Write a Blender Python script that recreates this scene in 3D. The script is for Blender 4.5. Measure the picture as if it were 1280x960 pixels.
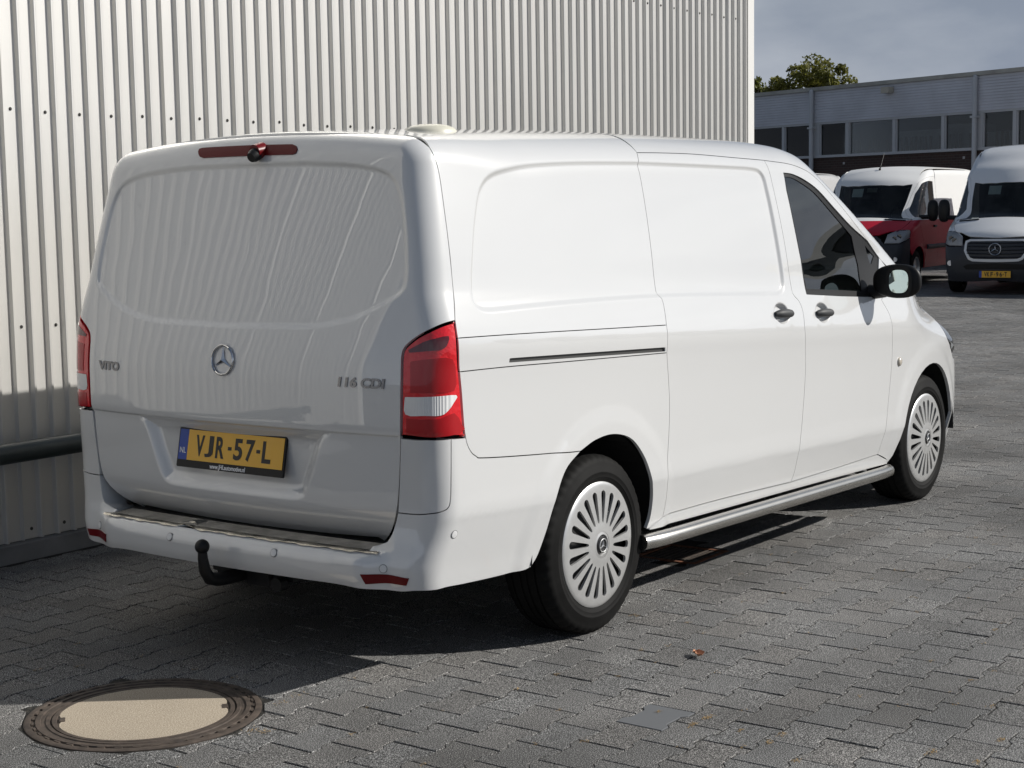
import bpy, bmesh, math, random
import numpy as np
from mathutils import Matrix, Vector
from mathutils.geometry import delaunay_2d_cdt
for o in list(bpy.data.objects): bpy.data.objects.remove(o, do_unlink=True)
scene = bpy.context.scene
COL = scene.collection
rng = random.Random(7); nrng = np.random.default_rng(7)

# ------------------------------------------------------------------ camera
# world frame: X along the parked van (rear bumper at x = 0), Y to the van's left, Z up, metres
CAM_POS = np.array([-3.897, -4.125, 1.582]); YAW, PITCH, ROLL, FPX = 0.6286, -0.1086, -0.01674, 2007.65
def cam_axes():
    cy, sy, cp, sp = math.cos(YAW), math.sin(YAW), math.cos(PITCH), math.sin(PITCH)
    f = np.array([cy*cp, sy*cp, sp]); r = np.cross(f, [0, 0, 1.]); r /= np.linalg.norm(r); u = np.cross(r, f)
    c, s = math.cos(ROLL), math.sin(ROLL)
    return np.array([c*r+s*u, c*u-s*r, f])
CR = cam_axes()
cam = bpy.data.cameras.new('camera'); camo = bpy.data.objects.new('camera', cam); COL.objects.link(camo)
M = Matrix.Identity(4)
for i in range(3):
    M[i][0], M[i][1], M[i][2], M[i][3] = CR[0][i], CR[1][i], -CR[2][i], CAM_POS[i]
camo.matrix_world = M
cam.sensor_fit = 'HORIZONTAL'; cam.sensor_width = 36; cam.lens = FPX/1280*36; cam.clip_start = .05; cam.clip_end = 2000
scene.camera = camo
scene.render.resolution_x, scene.render.resolution_y = 1024, 768
def pray(u, v):
    d = np.array([(u-640)/FPX, -(v-480)/FPX, 1.]) @ CR
    return d/np.linalg.norm(d)
def pon(u, v, ax, val):                      # pixel -> point on the plane axis = val
    d = pray(u, v); return CAM_POS + d*(val-CAM_POS[ax])/d[ax]

# ------------------------------------------------------------------ sky, sun, exposure
SUN = np.array([1.0, -1.27, 1.02]); SUN /= np.linalg.norm(SUN)          # direction towards the sun
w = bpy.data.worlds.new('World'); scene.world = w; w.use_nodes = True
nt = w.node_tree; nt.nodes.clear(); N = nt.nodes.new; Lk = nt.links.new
out = N('ShaderNodeOutputWorld'); bg = N('ShaderNodeBackground'); sky = N('ShaderNodeTexSky')
sky.sky_type = 'NISHITA'; sky.sun_disc = False
sky.sun_elevation = math.asin(SUN[2]); sky.sun_rotation = math.atan2(SUN[0], SUN[1])
sky.air_density = 1.0; sky.dust_density = 1.2; sky.ozone_density = 1.0
tc = N('ShaderNodeTexCoord'); mp = N('ShaderNodeMapping'); mp.inputs['Scale'].default_value = (1, 1, 2.6)
n1 = N('ShaderNodeTexNoise'); n1.inputs['Scale'].default_value = 2.3; n1.inputs['Detail'].default_value = 9; n1.inputs['Roughness'].default_value = .58; n1.inputs['Distortion'].default_value = .35
n2 = N('ShaderNodeTexNoise'); n2.inputs['Scale'].default_value = 5.0; n2.inputs['Detail'].default_value = 7
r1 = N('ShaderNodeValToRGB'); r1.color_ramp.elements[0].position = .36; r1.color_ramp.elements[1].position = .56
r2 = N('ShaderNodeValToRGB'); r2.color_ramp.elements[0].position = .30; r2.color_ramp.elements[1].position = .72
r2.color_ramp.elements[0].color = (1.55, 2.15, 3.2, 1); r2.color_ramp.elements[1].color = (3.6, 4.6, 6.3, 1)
mx = N('ShaderNodeMixRGB')
Lk(tc.outputs['Generated'], mp.inputs['Vector']); Lk(mp.outputs[0], n1.inputs['Vector']); Lk(mp.outputs[0], n2.inputs['Vector'])
Lk(n1.outputs['Fac'], r1.inputs[0]); Lk(n2.outputs['Fac'], r2.inputs[0])
Lk(r1.outputs[0], mx.inputs[0]); Lk(sky.outputs[0], mx.inputs[1]); Lk(r2.outputs[0], mx.inputs[2])
# haze band added round the horizon; clouds darkened overhead for less ambient light
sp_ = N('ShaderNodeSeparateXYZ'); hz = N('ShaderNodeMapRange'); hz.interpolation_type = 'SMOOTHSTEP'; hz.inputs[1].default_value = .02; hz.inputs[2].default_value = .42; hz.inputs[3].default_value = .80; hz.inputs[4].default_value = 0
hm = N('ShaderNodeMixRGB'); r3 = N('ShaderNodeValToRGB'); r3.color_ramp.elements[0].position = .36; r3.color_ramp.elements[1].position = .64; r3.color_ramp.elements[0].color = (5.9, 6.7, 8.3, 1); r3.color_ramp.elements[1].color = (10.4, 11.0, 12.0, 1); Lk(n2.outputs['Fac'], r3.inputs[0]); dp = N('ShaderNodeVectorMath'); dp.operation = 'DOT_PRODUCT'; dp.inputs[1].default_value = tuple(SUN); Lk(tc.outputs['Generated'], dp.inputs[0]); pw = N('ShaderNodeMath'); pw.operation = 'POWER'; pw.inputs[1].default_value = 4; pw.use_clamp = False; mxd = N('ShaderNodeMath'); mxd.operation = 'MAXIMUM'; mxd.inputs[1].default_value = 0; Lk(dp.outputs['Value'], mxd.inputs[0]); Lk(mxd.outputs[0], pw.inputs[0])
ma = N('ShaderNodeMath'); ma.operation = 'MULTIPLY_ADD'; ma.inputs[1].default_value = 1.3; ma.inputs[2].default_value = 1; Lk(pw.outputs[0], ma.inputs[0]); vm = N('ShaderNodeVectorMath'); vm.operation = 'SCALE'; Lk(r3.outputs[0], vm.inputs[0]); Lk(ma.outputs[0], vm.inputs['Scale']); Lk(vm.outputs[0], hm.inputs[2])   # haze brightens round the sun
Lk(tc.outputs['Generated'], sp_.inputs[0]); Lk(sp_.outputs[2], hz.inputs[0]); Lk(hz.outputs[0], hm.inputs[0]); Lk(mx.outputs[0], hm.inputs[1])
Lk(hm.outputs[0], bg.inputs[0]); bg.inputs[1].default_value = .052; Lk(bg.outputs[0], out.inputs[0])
sl = bpy.data.lights.new('sun', 'SUN'); sl.energy = 5.0; sl.angle = math.radians(.53); sl.color = (1, .968, .915)
so = bpy.data.objects.new('sun', sl); COL.objects.link(so); so.rotation_euler = Vector(SUN).to_track_quat('Z', 'Y').to_euler()
so.location = (0, -20, 30)
vs = scene.view_settings; vs.view_transform = 'Standard'; vs.look = 'None'; vs.exposure = 0; vs.gamma = 1; vs.use_curve_mapping = False

# ------------------------------------------------------------------ helpers
def tag(o, label=None, cat=None, group=None, kind=None):
    for k, v in (('label', label), ('category', cat), ('group', group), ('kind', kind)):
        if v: o[k] = v
    return o
def link(name, data, parent=None):
    o = bpy.data.objects.new(name, data); COL.objects.link(o)
    if parent is not None: o.parent = parent
    return o
def empty(name, loc=(0, 0, 0), rz=0, **kw):
    o = link(name, None); o.location = loc; o.rotation_euler = (0, 0, rz); o.empty_display_size = .3
    return tag(o, **kw)
def mesh(name, V, Fc, mat=None, parent=None, smooth=False, normals=None, auto=None):
    me = bpy.data.meshes.new(name); me.from_pydata([tuple(map(float, v)) for v in V], [], [tuple(map(int, f)) for f in Fc])
    if mat is not None: me.materials.append(mat)
    if smooth: me.polygons.foreach_set('use_smooth', [True]*len(me.polygons))
    if auto is not None:
        me.polygons.foreach_set('use_smooth', [True]*len(me.polygons)); me.set_sharp_from_angle(angle=math.radians(auto))
    if normals is not None: me.normals_split_custom_set_from_vertices([tuple(map(float, n)) for n in normals])
    me.update()
    return link(name, me, parent)
class MB:                                   # collects simple shapes into one mesh
    def __init__(s): s.v = []; s.f = []
    def add(s, V, Fc):
        b = len(s.v); s.v += [tuple(map(float, v)) for v in V]; s.f += [tuple(int(i)+b for i in f) for f in Fc]; return s
    def box(s, lo, hi, M=None):
        x0, y0, z0 = lo; x1, y1, z1 = hi
        V = np.array([(x0,y0,z0),(x1,y0,z0),(x1,y1,z0),(x0,y1,z0),(x0,y0,z1),(x1,y0,z1),(x1,y1,z1),(x0,y1,z1)])
        if M is not None: V = V @ M[0].T + M[1]
        return s.add(V, [(0,3,2,1),(4,5,6,7),(0,1,5,4),(1,2,6,5),(2,3,7,6),(3,0,4,7)])
    def tube(s, P, r, n=12, caps=True):
        P = np.array(P, float); m = len(P); rr = np.broadcast_to(np.array(r, float), (m,))
        T = np.gradient(P, axis=0); T /= np.linalg.norm(T, axis=1)[:, None]
        ref = np.array([0, 0, 1.]) if abs(T[0][2]) < .9 else np.array([1., 0, 0]); V = []
        for i in range(m):
            a = np.cross(T[i], ref); a /= np.linalg.norm(a); b = np.cross(T[i], a); ref = np.cross(a, T[i])
            for k in range(n):
                t = 2*math.pi*k/n; V.append(P[i]+rr[i]*(math.cos(t)*a+math.sin(t)*b))
        Fc = [(i*n+k, i*n+(k+1) % n, (i+1)*n+(k+1) % n, (i+1)*n+k) for i in range(m-1) for k in range(n)]
        if caps: Fc += [tuple(range(n))[::-1], tuple((m-1)*n+k for k in range(n))]
        return s.add(V, Fc)
    def lathe(s, prof, n=48, axis='y', c=(0, 0, 0), closed=False):     # prof: (radius, offset along the axis)
        V = []
        for k in range(n):
            t = 2*math.pi*k/n; ct, st = math.cos(t), math.sin(t)
            for r, h in prof:
                p = {'y': (r*ct, h, r*st), 'z': (r*ct, r*st, h), 'x': (h, r*ct, r*st)}[axis]
                V.append((p[0]+c[0], p[1]+c[1], p[2]+c[2]))
        m = len(prof); Fc = []
        for k in range(n):
            k2 = (k+1) % n
            for j in range(m if closed else m-1):
                j2 = (j+1) % m; Fc.append((k*m+j, k*m+j2, k2*m+j2, k2*m+j))
        return s.add(V, Fc)
    def prism(s, poly, fn, d):               # extrude a 2D polygon; fn(u, v, h) -> 3D
        n = len(poly); V = [fn(u, v, 0) for u, v in poly]+[fn(u, v, d) for u, v in poly]
        return s.add(V, [tuple(range(n))[::-1], tuple(range(n, 2*n))]+[(i, (i+1) % n, n+(i+1) % n, n+i) for i in range(n)])
    def build(s, name, mat, parent=None, **kw): return mesh(name, s.v, s.f, mat, parent, **kw)
def smoothstep(a, b, x):
    t = np.clip((x-a)/(b-a), 0, 1); return t*t*(3-2*t)
def rounded_box(name, lo, hi, r, mat, parent=None, seg=3):
    bm = bmesh.new(); bmesh.ops.create_cube(bm, size=1)
    for v in bm.verts: v.co = Vector([(lo[i]+hi[i])/2+v.co[i]*(hi[i]-lo[i]) for i in range(3)])
    bmesh.ops.bevel(bm, geom=bm.edges[:], offset=r, segments=seg, affect='EDGES', profile=.5)
    me = bpy.data.meshes.new(name); bm.to_mesh(me); bm.free(); me.materials.append(mat)
    me.polygons.foreach_set('use_smooth', [True]*len(me.polygons))
    return link(name, me, parent)
def text_mesh(name, body, size, fn, mat, parent, depth=.002, shear=0., sx=1., bold=0., align='CENTER'):
    cu = bpy.data.curves.new('t', 'FONT'); cu.body = body; cu.size = size; cu.extrude = depth/2; cu.shear = shear; cu.offset = bold
    cu.align_x = align; cu.align_y = 'CENTER'; cu.resolution_u = 4
    ob = bpy.data.objects.new('t', cu); COL.objects.link(ob); bpy.context.view_layer.update()
    me = bpy.data.meshes.new_from_object(ob); bpy.data.objects.remove(ob)
    V = [fn(v.co.x*sx, v.co.y, v.co.z) for v in me.vertices]; Fc = [tuple(p.vertices) for p in me.polygons]
    bpy.data.meshes.remove(me)
    return mesh(name, V, Fc, mat, parent)

# ------------------------------------------------------------------ materials
def mat(name, col, rough=.5, metal=0., coat=0., coat_rough=.03, spec=.5, bump=None, var=None, coat_ior=1.5):
    m = bpy.data.materials.new(name); m.use_nodes = True; t = m.node_tree; b = t.nodes['Principled BSDF']
    b.inputs['Base Color'].default_value = (*col, 1); b.inputs['Roughness'].default_value = rough; b.inputs['Metallic'].default_value = metal
    b.inputs['Coat Weight'].default_value = coat; b.inputs['Coat Roughness'].default_value = coat_rough; b.inputs['Coat IOR'].default_value = coat_ior
    b.inputs['Specular IOR Level'].default_value = spec
    g = t.nodes.new('ShaderNodeNewGeometry')
    if var:                                  # (scale, amount): uneven tone
        n = t.nodes.new('ShaderNodeTexNoise'); n.inputs['Scale'].default_value = var[0]; n.inputs['Detail'].default_value = 6
        r = t.nodes.new('ShaderNodeMapRange'); r.inputs[1].default_value = .3; r.inputs[2].default_value = .7
        r.inputs[3].default_value = 1-var[1]; r.inputs[4].default_value = 1+var[1]
        x = t.nodes.new('ShaderNodeMixRGB'); x.blend_type = 'MULTIPLY'; x.inputs[0].default_value = 1; x.inputs[1].default_value = (*col, 1)
        t.links.new(g.outputs['Position'], n.inputs['Vector']); t.links.new(n.outputs['Fac'], r.inputs[0])
        t.links.new(r.outputs[0], x.inputs[2]); t.links.new(x.outputs[0], b.inputs['Base Color'])
    if bump:                                 # (scale, strength, distance)
        n = t.nodes.new('ShaderNodeTexNoise'); n.inputs['Scale'].default_value = bump[0]; n.inputs['Detail'].default_value = 4
        bp = t.nodes.new('ShaderNodeBump'); bp.inputs['Strength'].default_value = bump[1]; bp.inputs['Distance'].default_value = bump[2]
        t.links.new(g.outputs['Position'], n.inputs['Vector']); t.links.new(n.outputs['Fac'], bp.inputs['Height']); t.links.new(bp.outputs[0], b.inputs['Normal'])
    return m
def glass(name, tint, rough=.0, ior=1.5):
    m = bpy.data.materials.new(name); m.use_nodes = True; t = m.node_tree; t.nodes.clear()
    o = t.nodes.new('ShaderNodeOutputMaterial'); tr = t.nodes.new('ShaderNodeBsdfTransparent'); gl = t.nodes.new('ShaderNodeBsdfGlossy')
    fr = t.nodes.new('ShaderNodeFresnel'); mx = t.nodes.new('ShaderNodeMixShader')
    tr.inputs[0].default_value = (*tint, 1); gl.inputs['Roughness'].default_value = rough; fr.inputs[0].default_value = ior
    t.links.new(fr.outputs[0], mx.inputs[0]); t.links.new(tr.outputs[0], mx.inputs[1]); t.links.new(gl.outputs[0], mx.inputs[2]); t.links.new(mx.outputs[0], o.inputs[0])
    return m
MT = {}
MT['paint'] = mat('white_paint', (.665, .667, .662), .30, coat=1., coat_rough=.012, var=(1.3, .012), coat_ior=1.85)
for _n in (1,):                               # faint waviness of pressed sheet, in the clear coat only
    _t = MT['paint'].node_tree; _g = _t.nodes.new('ShaderNodeNewGeometry'); _x = _t.nodes.new('ShaderNodeTexNoise'); _x.inputs['Scale'].default_value = 4.; _x.inputs['Detail'].default_value = 1.2; _b = _t.nodes.new('ShaderNodeBump'); _b.inputs['Strength'].default_value = .3; _b.inputs['Distance'].default_value = .0032
    _t.links.new(_g.outputs['Position'], _x.inputs['Vector']); _t.links.new(_x.outputs['Fac'], _b.inputs['Height']); _t.links.new(_b.outputs[0], _t.nodes['Principled BSDF'].inputs['Coat Normal'])
MT['shell'] = mat('dark_inside', (.012, .012, .012), .9)
MT['black'] = mat('black_plastic', (.009, .009, .0095), .45, spec=.3, bump=(900, .15, .001))
MT['gloss_black'] = mat('gloss_black', (.008, .008, .009), .12, coat=.5)
MT['rubber'] = mat('tyre_rubber', (.010, .0098, .0095), .68, spec=.12, var=(9, .3), bump=(300, .2, .001))
MT['steel'] = mat('stainless_tube', (.60, .58, .54), .27, metal=1., var=(7, .06))
MT['chrome'] = mat('chrome', (.60, .60, .61), .10, metal=1.)
MT['darkchrome'] = mat('dark_chrome', (.22, .22, .23), .14, metal=1.)
MT['capsilver'] = mat('silver_cap_paint', (.66, .66, .65), .34, metal=.65, coat=.3, var=(30, .05))
MT['darksteel'] = mat('black_steel_wheel', (.02, .02, .021), .5)
MT['rail_grey'] = mat('rail_grey', (.06, .06, .058), .4)
MT['plastic_grey'] = mat('grey_plastic', (.04, .041, .043), .6)
MT['glass'] = glass('tinted_glass', (.34, .41, .39), 0, 2.1)
MT['screenglass'] = glass('windscreen_glass', (.42, .48, .47), 0, 1.4)
MT['redlens'] = mat('red_lens', (.68, .010, .018), .16, coat=1., bump=(38, .25, .02))
MT['clearlens'] = glass('clear_lens', (.8, .8, .8), .05)
MT['smoke'] = mat('smoked_red_lens', (.10, .010, .014), .10, coat=1.)
MT['reflector'] = mat('lamp_reflector', (.86, .85, .84), .35, metal=.15, coat=.6, bump=(26, .35, .02))
MT['brakelens'] = mat('brake_lens', (.13, .004, .006), .35, spec=.25)
MT['redplastic'] = mat('red_reflector_plastic', (.40, .007, .012), .22, coat=.5)
MT['cream'] = mat('cream_plastic', (.62, .60, .50), .4)
MT['yellow'] = mat('plate_yellow', (.80, .43, .02), .45, coat=.3)
MT['blue'] = mat('plate_blue', (.012, .055, .33), .45)
MT['ink'] = mat('plate_ink', (.012, .012, .012), .5)
MT['white'] = mat('white_print', (.82, .82, .82), .5)
MT['mirror'] = mat('mirror_glass', (.66, .78, .74), .01, metal=1.)
MT['seat'] = mat('seat_cloth', (.035, .036, .04), .9)
MT['dull_alu'] = mat('ribbed_step_metal', (.20, .195, .185), .42, metal=.7, var=(16, .3))
MT['bright_lip'] = mat('scuffed_metal_lip', (.50, .47, .41), .26, metal=1., var=(40, .25), bump=(30, .3, .01))
# ------------------------------------------------------------------ car bodies: an implicit surface, cut into panels
def pch(xs, ys):                             # monotone cubic through knots
    xs = np.array(xs, float); ys = np.array(ys, float); h = np.diff(xs); d = np.diff(ys)/h
    m = np.zeros(len(xs)); m[0], m[-1] = d[0], d[-1]
    for i in range(1, len(xs)-1):
        if d[i-1]*d[i] > 0:
            w1, w2 = 2*h[i]+h[i-1], h[i]+2*h[i-1]; m[i] = (w1+w2)/(w1/d[i-1]+w2/d[i])
    def f(x):
        x = np.asarray(x, float); i = np.clip(np.searchsorted(xs, x)-1, 0, len(h)-1); t = (x-xs[i])/h[i]
        lo, hi = x < xs[0], x > xs[-1]; tt = np.clip(t, 0, 1)
        y = (2*tt**3-3*tt**2+1)*ys[i]+(tt**3-2*tt**2+tt)*h[i]*m[i]+(-2*tt**3+3*tt**2)*ys[i+1]+(tt**3-tt**2)*h[i]*m[i+1]
        return y+np.where(lo, (x-xs[0])*m[0], 0)+np.where(hi, (x-xs[-1])*m[-1], 0)
    return f
def smax(a, b, r, p=2.3):
    u, v = np.maximum(a+r, 0), np.maximum(b+r, 0)
    return np.minimum(np.maximum(a, b), -r)+(u**p+v**p)**(1/p)
def poly_sd(px, py, poly):                   # signed distance to a polygon, negative inside
    P = np.array(poly, float); Q = np.roll(P, -1, 0); d2 = np.full(px.shape, 1e9); ins = np.zeros(px.shape, bool)
    for (ax, ay), (bx, by) in zip(P, Q):
        ex, ey = bx-ax, by-ay; wx, wy = px-ax, py-ay
        t = np.clip((wx*ex+wy*ey)/(ex*ex+ey*ey+1e-12), 0, 1); d2 = np.minimum(d2, (wx-t*ex)**2+(wy-t*ey)**2)
        c = ((ay > py) != (by > py)) & (px < (bx-ax)*(py-ay)/(by-ay+1e-15)+ax); ins ^= c
    return np.where(ins, -1, 1)*np.sqrt(d2)
def grad(F, P, e=.0025):
    g = np.stack([F(P+np.eye(3)[k]*e)-F(P-np.eye(3)[k]*e) for k in range(3)], 1)
    return g/np.maximum(np.linalg.norm(g, axis=1), 1e-9)[:, None]
def shoot(F, O, D, tmax=3.2):                # from inside outwards to F = 0
    lo = np.full(len(O), .02); hi = np.full(len(O), tmax)
    for _ in range(28):
        m = (lo+hi)/2; inside = F(O+D*m[:, None]) < 0; lo = np.where(inside, m, lo); hi = np.where(inside, hi, m)
    return O+D*((lo+hi)/2)[:, None]
def pix(F, pts):                             # photo pixels -> first hit on the surface, seen from the camera
    D = np.array([pray(*p) for p in pts]); t = np.arange(3.2, 11, .008); hit = []
    for d in D:
        f = F(CAM_POS+d*t[:, None]); k = np.argmax(f < 0)
        if f[k] >= 0: k = int(np.argmin(f)); hit.append(CAM_POS+d*t[k]); continue
        lo, hi = t[k-1], t[k]
        for _ in range(25):
            m = (lo+hi)/2
            if F((CAM_POS+d*m)[None])[0] < 0: hi = m
            else: lo = m
        hit.append(CAM_POS+d*hi)
    return np.array(hit)
def crom(P, n=8):                            # Catmull-Rom through points (any dimension)
    P = np.array(P, float)
    if len(P) < 3: return P
    E_ = np.vstack([2*P[0]-P[1], P, 2*P[-1]-P[-2]]); o = []
    for i in range(1, len(E_)-2):
        a, b, c, d = E_[i-1:i+3]
        for t in np.linspace(0, 1, n, endpoint=False):
            o.append(.5*((2*b)+(c-a)*t+(2*a-5*b+4*c-d)*t*t+(3*b-a-3*c+d)*t**3))
    o.append(P[-1]); return np.array(o)
class Chart:                                 # where rays start, for one kind of panel; works on |y| unless full
    def __init__(s, kind, c=None): s.k = kind; s.c = c
    def to2(s, P):
        P = np.asarray(P, float)
        if s.k == 'side': return np.stack([P[:, 0], .9*(P[:, 2]-s.c)/np.abs(P[:, 1])], 1)
        if s.k == 'top': return P[:, :2].copy()
        d = np.abs(P[:, 0]-s.c[0]); return 1.1*np.stack([P[:, 1]/d, (P[:, 2]-s.c[2])/d], 1)
    def ray(s, U):
        n = len(U)
        if s.k == 'side': O = np.stack([U[:, 0], np.full(n, -1e-4), np.full(n, s.c)], 1); D = np.stack([np.zeros(n), -np.ones(n), U[:, 1]/.9], 1)
        elif s.k == 'top': O = np.stack([U[:, 0], U[:, 1], np.full(n, s.c)], 1); D = np.tile([0, 0, 1.], (n, 1))
        else:
            O = np.tile(np.array(s.c, float), (n, 1)); D = np.stack([np.full(n, -1. if s.k == 'rear' else 1.), U[:, 0]/1.1, U[:, 1]/1.1], 1)
        return O, D/np.linalg.norm(D, axis=1)[:, None]
def resample(P, h):
    P = np.vstack([P, P[:1]]); o = []
    for a, b in zip(P[:-1], P[1:]):
        L = np.linalg.norm(b-a)
        if L < 1e-6: continue
        n = max(1, int(math.ceil(L/h)))
        o += [a+(b-a)*k/n for k in range(n)]
    o = np.array(o); keep = [0]
    for i in range(1, len(o)):
        if np.linalg.norm(o[i]-o[keep[-1]]) > h*.35: keep.append(i)
    if np.linalg.norm(o[keep[-1]]-o[keep[0]]) < h*.3: keep.pop()
    return o[keep]
def pip(P, poly):
    return poly_sd(P[:, 0], P[:, 1], poly) < 0
def panel(F, ch, outline, name, mt, parent, holes=(), h=.02, gap=.0019, flange=.016, off=0., mirror=False, both=False, tmax=3.2, extra=None):
    """outline, holes: 3D points near the surface.  both: also build the mirror-image panel on the other side."""
    G = (lambda P: F(P)-off) if off else F
    loops = [resample(ch.to2(o), h*.8) for o in [outline]+list(holes)]
    lo, hi = loops[0].min(0), loops[0].max(0)
    gx, gy = np.meshgrid(np.arange(lo[0]+h/2, hi[0], h), np.arange(lo[1]+h/2, hi[1], h)); g = np.stack([gx.ravel(), gy.ravel()], 1)
    g += nrng.uniform(-.02*h, .02*h, g.shape)
    ok = poly_sd(g[:, 0], g[:, 1], loops[0]) < -.45*h
    for l in loops[1:]: ok &= poly_sd(g[:, 0], g[:, 1], l) > .45*h
    g = g[ok]
    if extra is not None:
        ex = extra[poly_sd(extra[:, 0], extra[:, 1], loops[0]) < -.003]
        for l in loops[1:]: ex = ex[poly_sd(ex[:, 0], ex[:, 1], l) > .003]
        cell = {}
        for q in ex: cell.setdefault((int(q[0]//.01), int(q[1]//.01)), 1)
        g = g[[not any((int(q[0]//.01)+i, int(q[1]//.01)+j) in cell for i in (-1, 0, 1) for j in (-1, 0, 1)) for q in g]]; g = np.vstack([g, ex])
    V2 = np.vstack(loops+[g]); E_ = []; b = 0
    for l in loops: n = len(l); E_ += [(b+i, b+(i+1) % n) for i in range(n)]; b += n
    r = delaunay_2d_cdt([Vector(v) for v in V2], E_, [], 0, 1e-6)
    U = np.array([tuple(v) for v in r[0]]); T = np.array([f for f in r[2]]); c = U[T].mean(1)
    ok = pip(c, loops[0])
    for l in loops[1:]: ok &= ~pip(c, l)
    nb_ = sum(len(l) for l in loops); isb = np.array([any(k < nb_ for k in ov) for ov in r[3]])
    ed = np.linalg.norm(U[T]-U[np.roll(T, -1, 1)], axis=2).max(1); a = U[T]; ar = np.abs((a[:, 1, 0]-a[:, 0, 0])*(a[:, 2, 1]-a[:, 0, 1])-(a[:, 1, 1]-a[:, 0, 1])*(a[:, 2, 0]-a[:, 0, 0]))
    ok &= ~(isb[T].all(1) & (ar/ed < 3e-4))          # slivers between points of one straight edge
    T = T[ok]; a = U[T]; ar = (a[:, 1, 0]-a[:, 0, 0])*(a[:, 2, 1]-a[:, 0, 1])-(a[:, 1, 1]-a[:, 0, 1])*(a[:, 2, 0]-a[:, 0, 0]); T = T[np.abs(ar) > 1e-10]
    used = np.unique(T); re = -np.ones(len(U), int); re[used] = np.arange(len(used)); U = U[used]; T = re[T]
    O, D = ch.ray(U); P = shoot(G, O, D, tmax); Nn = grad(G, P)
    # orient
    fn = np.cross(P[T[:, 1]]-P[T[:, 0]], P[T[:, 2]]-P[T[:, 0]]); flip = (fn*Nn[T].mean(1)).sum(1) < 0; T[flip] = T[flip][:, ::-1]
    # boundary: pull back by the gap, then turn the edge inwards
    cnt = {}
    for t in T:
        for i in range(3):
            e = (t[i], t[(i+1) % 3]); cnt[(min(e), max(e))] = cnt.get((min(e), max(e)), 0)+1
    be = [(t[i], t[(i+1) % 3]) for t in T for i in range(3) if cnt[(min(t[i], t[(i+1) % 3]), max(t[i], t[(i+1) % 3]))] == 1]
    inw = np.zeros_like(P)
    for i, j in be:
        tg = P[j]-P[i]; tg /= max(np.linalg.norm(tg), 1e-9); w_ = np.cross(Nn[i]+Nn[j], tg); w_ /= max(np.linalg.norm(w_), 1e-9); inw[i] += w_; inw[j] += w_
    bi = np.unique([i for e in be for i in e]); ln = np.linalg.norm(inw[bi], axis=1); P[bi] += gap*inw[bi]/np.maximum(ln, .6)[:, None]
    V, NN, Fc = P, Nn, T.tolist()
    if flange:
        k = {i: len(P)+n for n, i in enumerate(bi)}; m = len(bi)
        inb = inw[bi]/np.maximum(ln, .3)[:, None]
        V = np.vstack([P, P[bi], P[bi]-Nn[bi]*flange]); NN = np.vstack([Nn, -inb, -inb])
        Fc += [(k[j], k[i], k[i]+m, k[j]+m) for i, j in be]
    o = [mesh(name, V, Fc, mt, parent, smooth=True, normals=NN)]
    if both:
        s = np.array([1, -1, 1.]); o.append(mesh(name, V*s, [tuple(f)[::-1] for f in Fc], mt, parent, smooth=True, normals=NN*s))
    return o if both else o[0]
def mir(P): return np.asarray(P)*np.array([1, -1, 1.])
def loop2(P):                                # a half outline on the right (y < 0) -> the full symmetric one
    P = np.asarray(P); return np.vstack([P, mir(P)[::-1]])
# ------------------------------------------------------------------ the white panel van
w_side = pch([.10, .18, .26, .31, .36, .44, .50, .527, .56, .75, .90, 1.0, 1.055, 1.085, 1.12, 1.2, 1.235, 1.265, 1.40, 1.6, 1.75, 1.9, 2.0],
             [.85, .872, .896, .908, .918, .9365, .9500, .9556, .9572, .9560, .9550, .9562, .9582, .9572, .9505, .9285, .9180, .9095, .886, .848, .814, .775, .745])
k_side = pch([.2, .5, .95, 1.25, 1.7, 2.], [.02, .038, .056, .05, 0, 0])
tg_c = pch([.40, .44, .466, .50, .55, .58, .60, .65, .75, .845, .87, 1.0, 1.07, 1.2, 1.35, 1.5, 1.65, 1.75, 1.82, 1.9],
           [.26, .19, .160, .115, .076, .063, .059, .055, .052, .050, .047, .049, .055, .077, .108, .141, .174, .196, .212, .232])
tg_k = pch([.4, 1.0, 1.4, 1.85], [.075, .08, .06, .03])
top_c = pch([0, .2, .5, 1, 1.8, 2.5, 2.9, 3.1, 3.3, 3.5, 3.8, 4.1, 4.35, 4.46, 4.56, 4.75, 4.95, 5.08, 5.2, 5.5],
            [1.845, 1.860, 1.880, 1.896, 1.908, 1.906, 1.893, 1.868, 1.80, 1.71, 1.565, 1.415, 1.285, 1.215, 1.165, 1.09, .985, .88, .70, .2])
front_c = pch([.1, .2, .3, .45, .6, .75, .9, 1.05, 1.3], [5.00, 5.05, 5.10, 5.135, 5.14, 5.12, 5.06, 4.98, 4.8])
HUBS = [(1.045, .333), (4.245, .333)]
def f_side(x, ay, z):
    zz = z+k_side(z)*(x-1.5)
    W = w_side(zz)-.060*np.clip((.95-x)/.95, 0, 2)**2-.17*np.clip((x-3.95)/1.2, 0, 2)**2.2
    W = W-.055*np.clip((x-2.9)/1.3, 0, 2)**1.6*smoothstep(1.1, 1.35, z)
    W = W-.16*smoothstep(3.9, 4.8, x)*smoothstep(.80, 1.05, z)
    for hx, hz in HUBS:
        r = np.hypot(x-hx, z-hz); W = W+.007*(1-smoothstep(.455, .53, r))*smoothstep(.2, .32, z)
    return ay-W
def f_top(x, ay, z):
    xe = x+.16*(ay/.75)**2*smoothstep(2.7, 3.3, x)
    return (z-top_c(xe)+.042*(ay/.7)**2*(1-.5*smoothstep(4.2, 4.5, x)+1.0*smoothstep(4.45, 4.95, x)))/np.sqrt(1+.30*smoothstep(3.1, 3.4, x))
def f_front(x, ay, z): return x-front_c(z)+.20*ay**2
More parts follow.
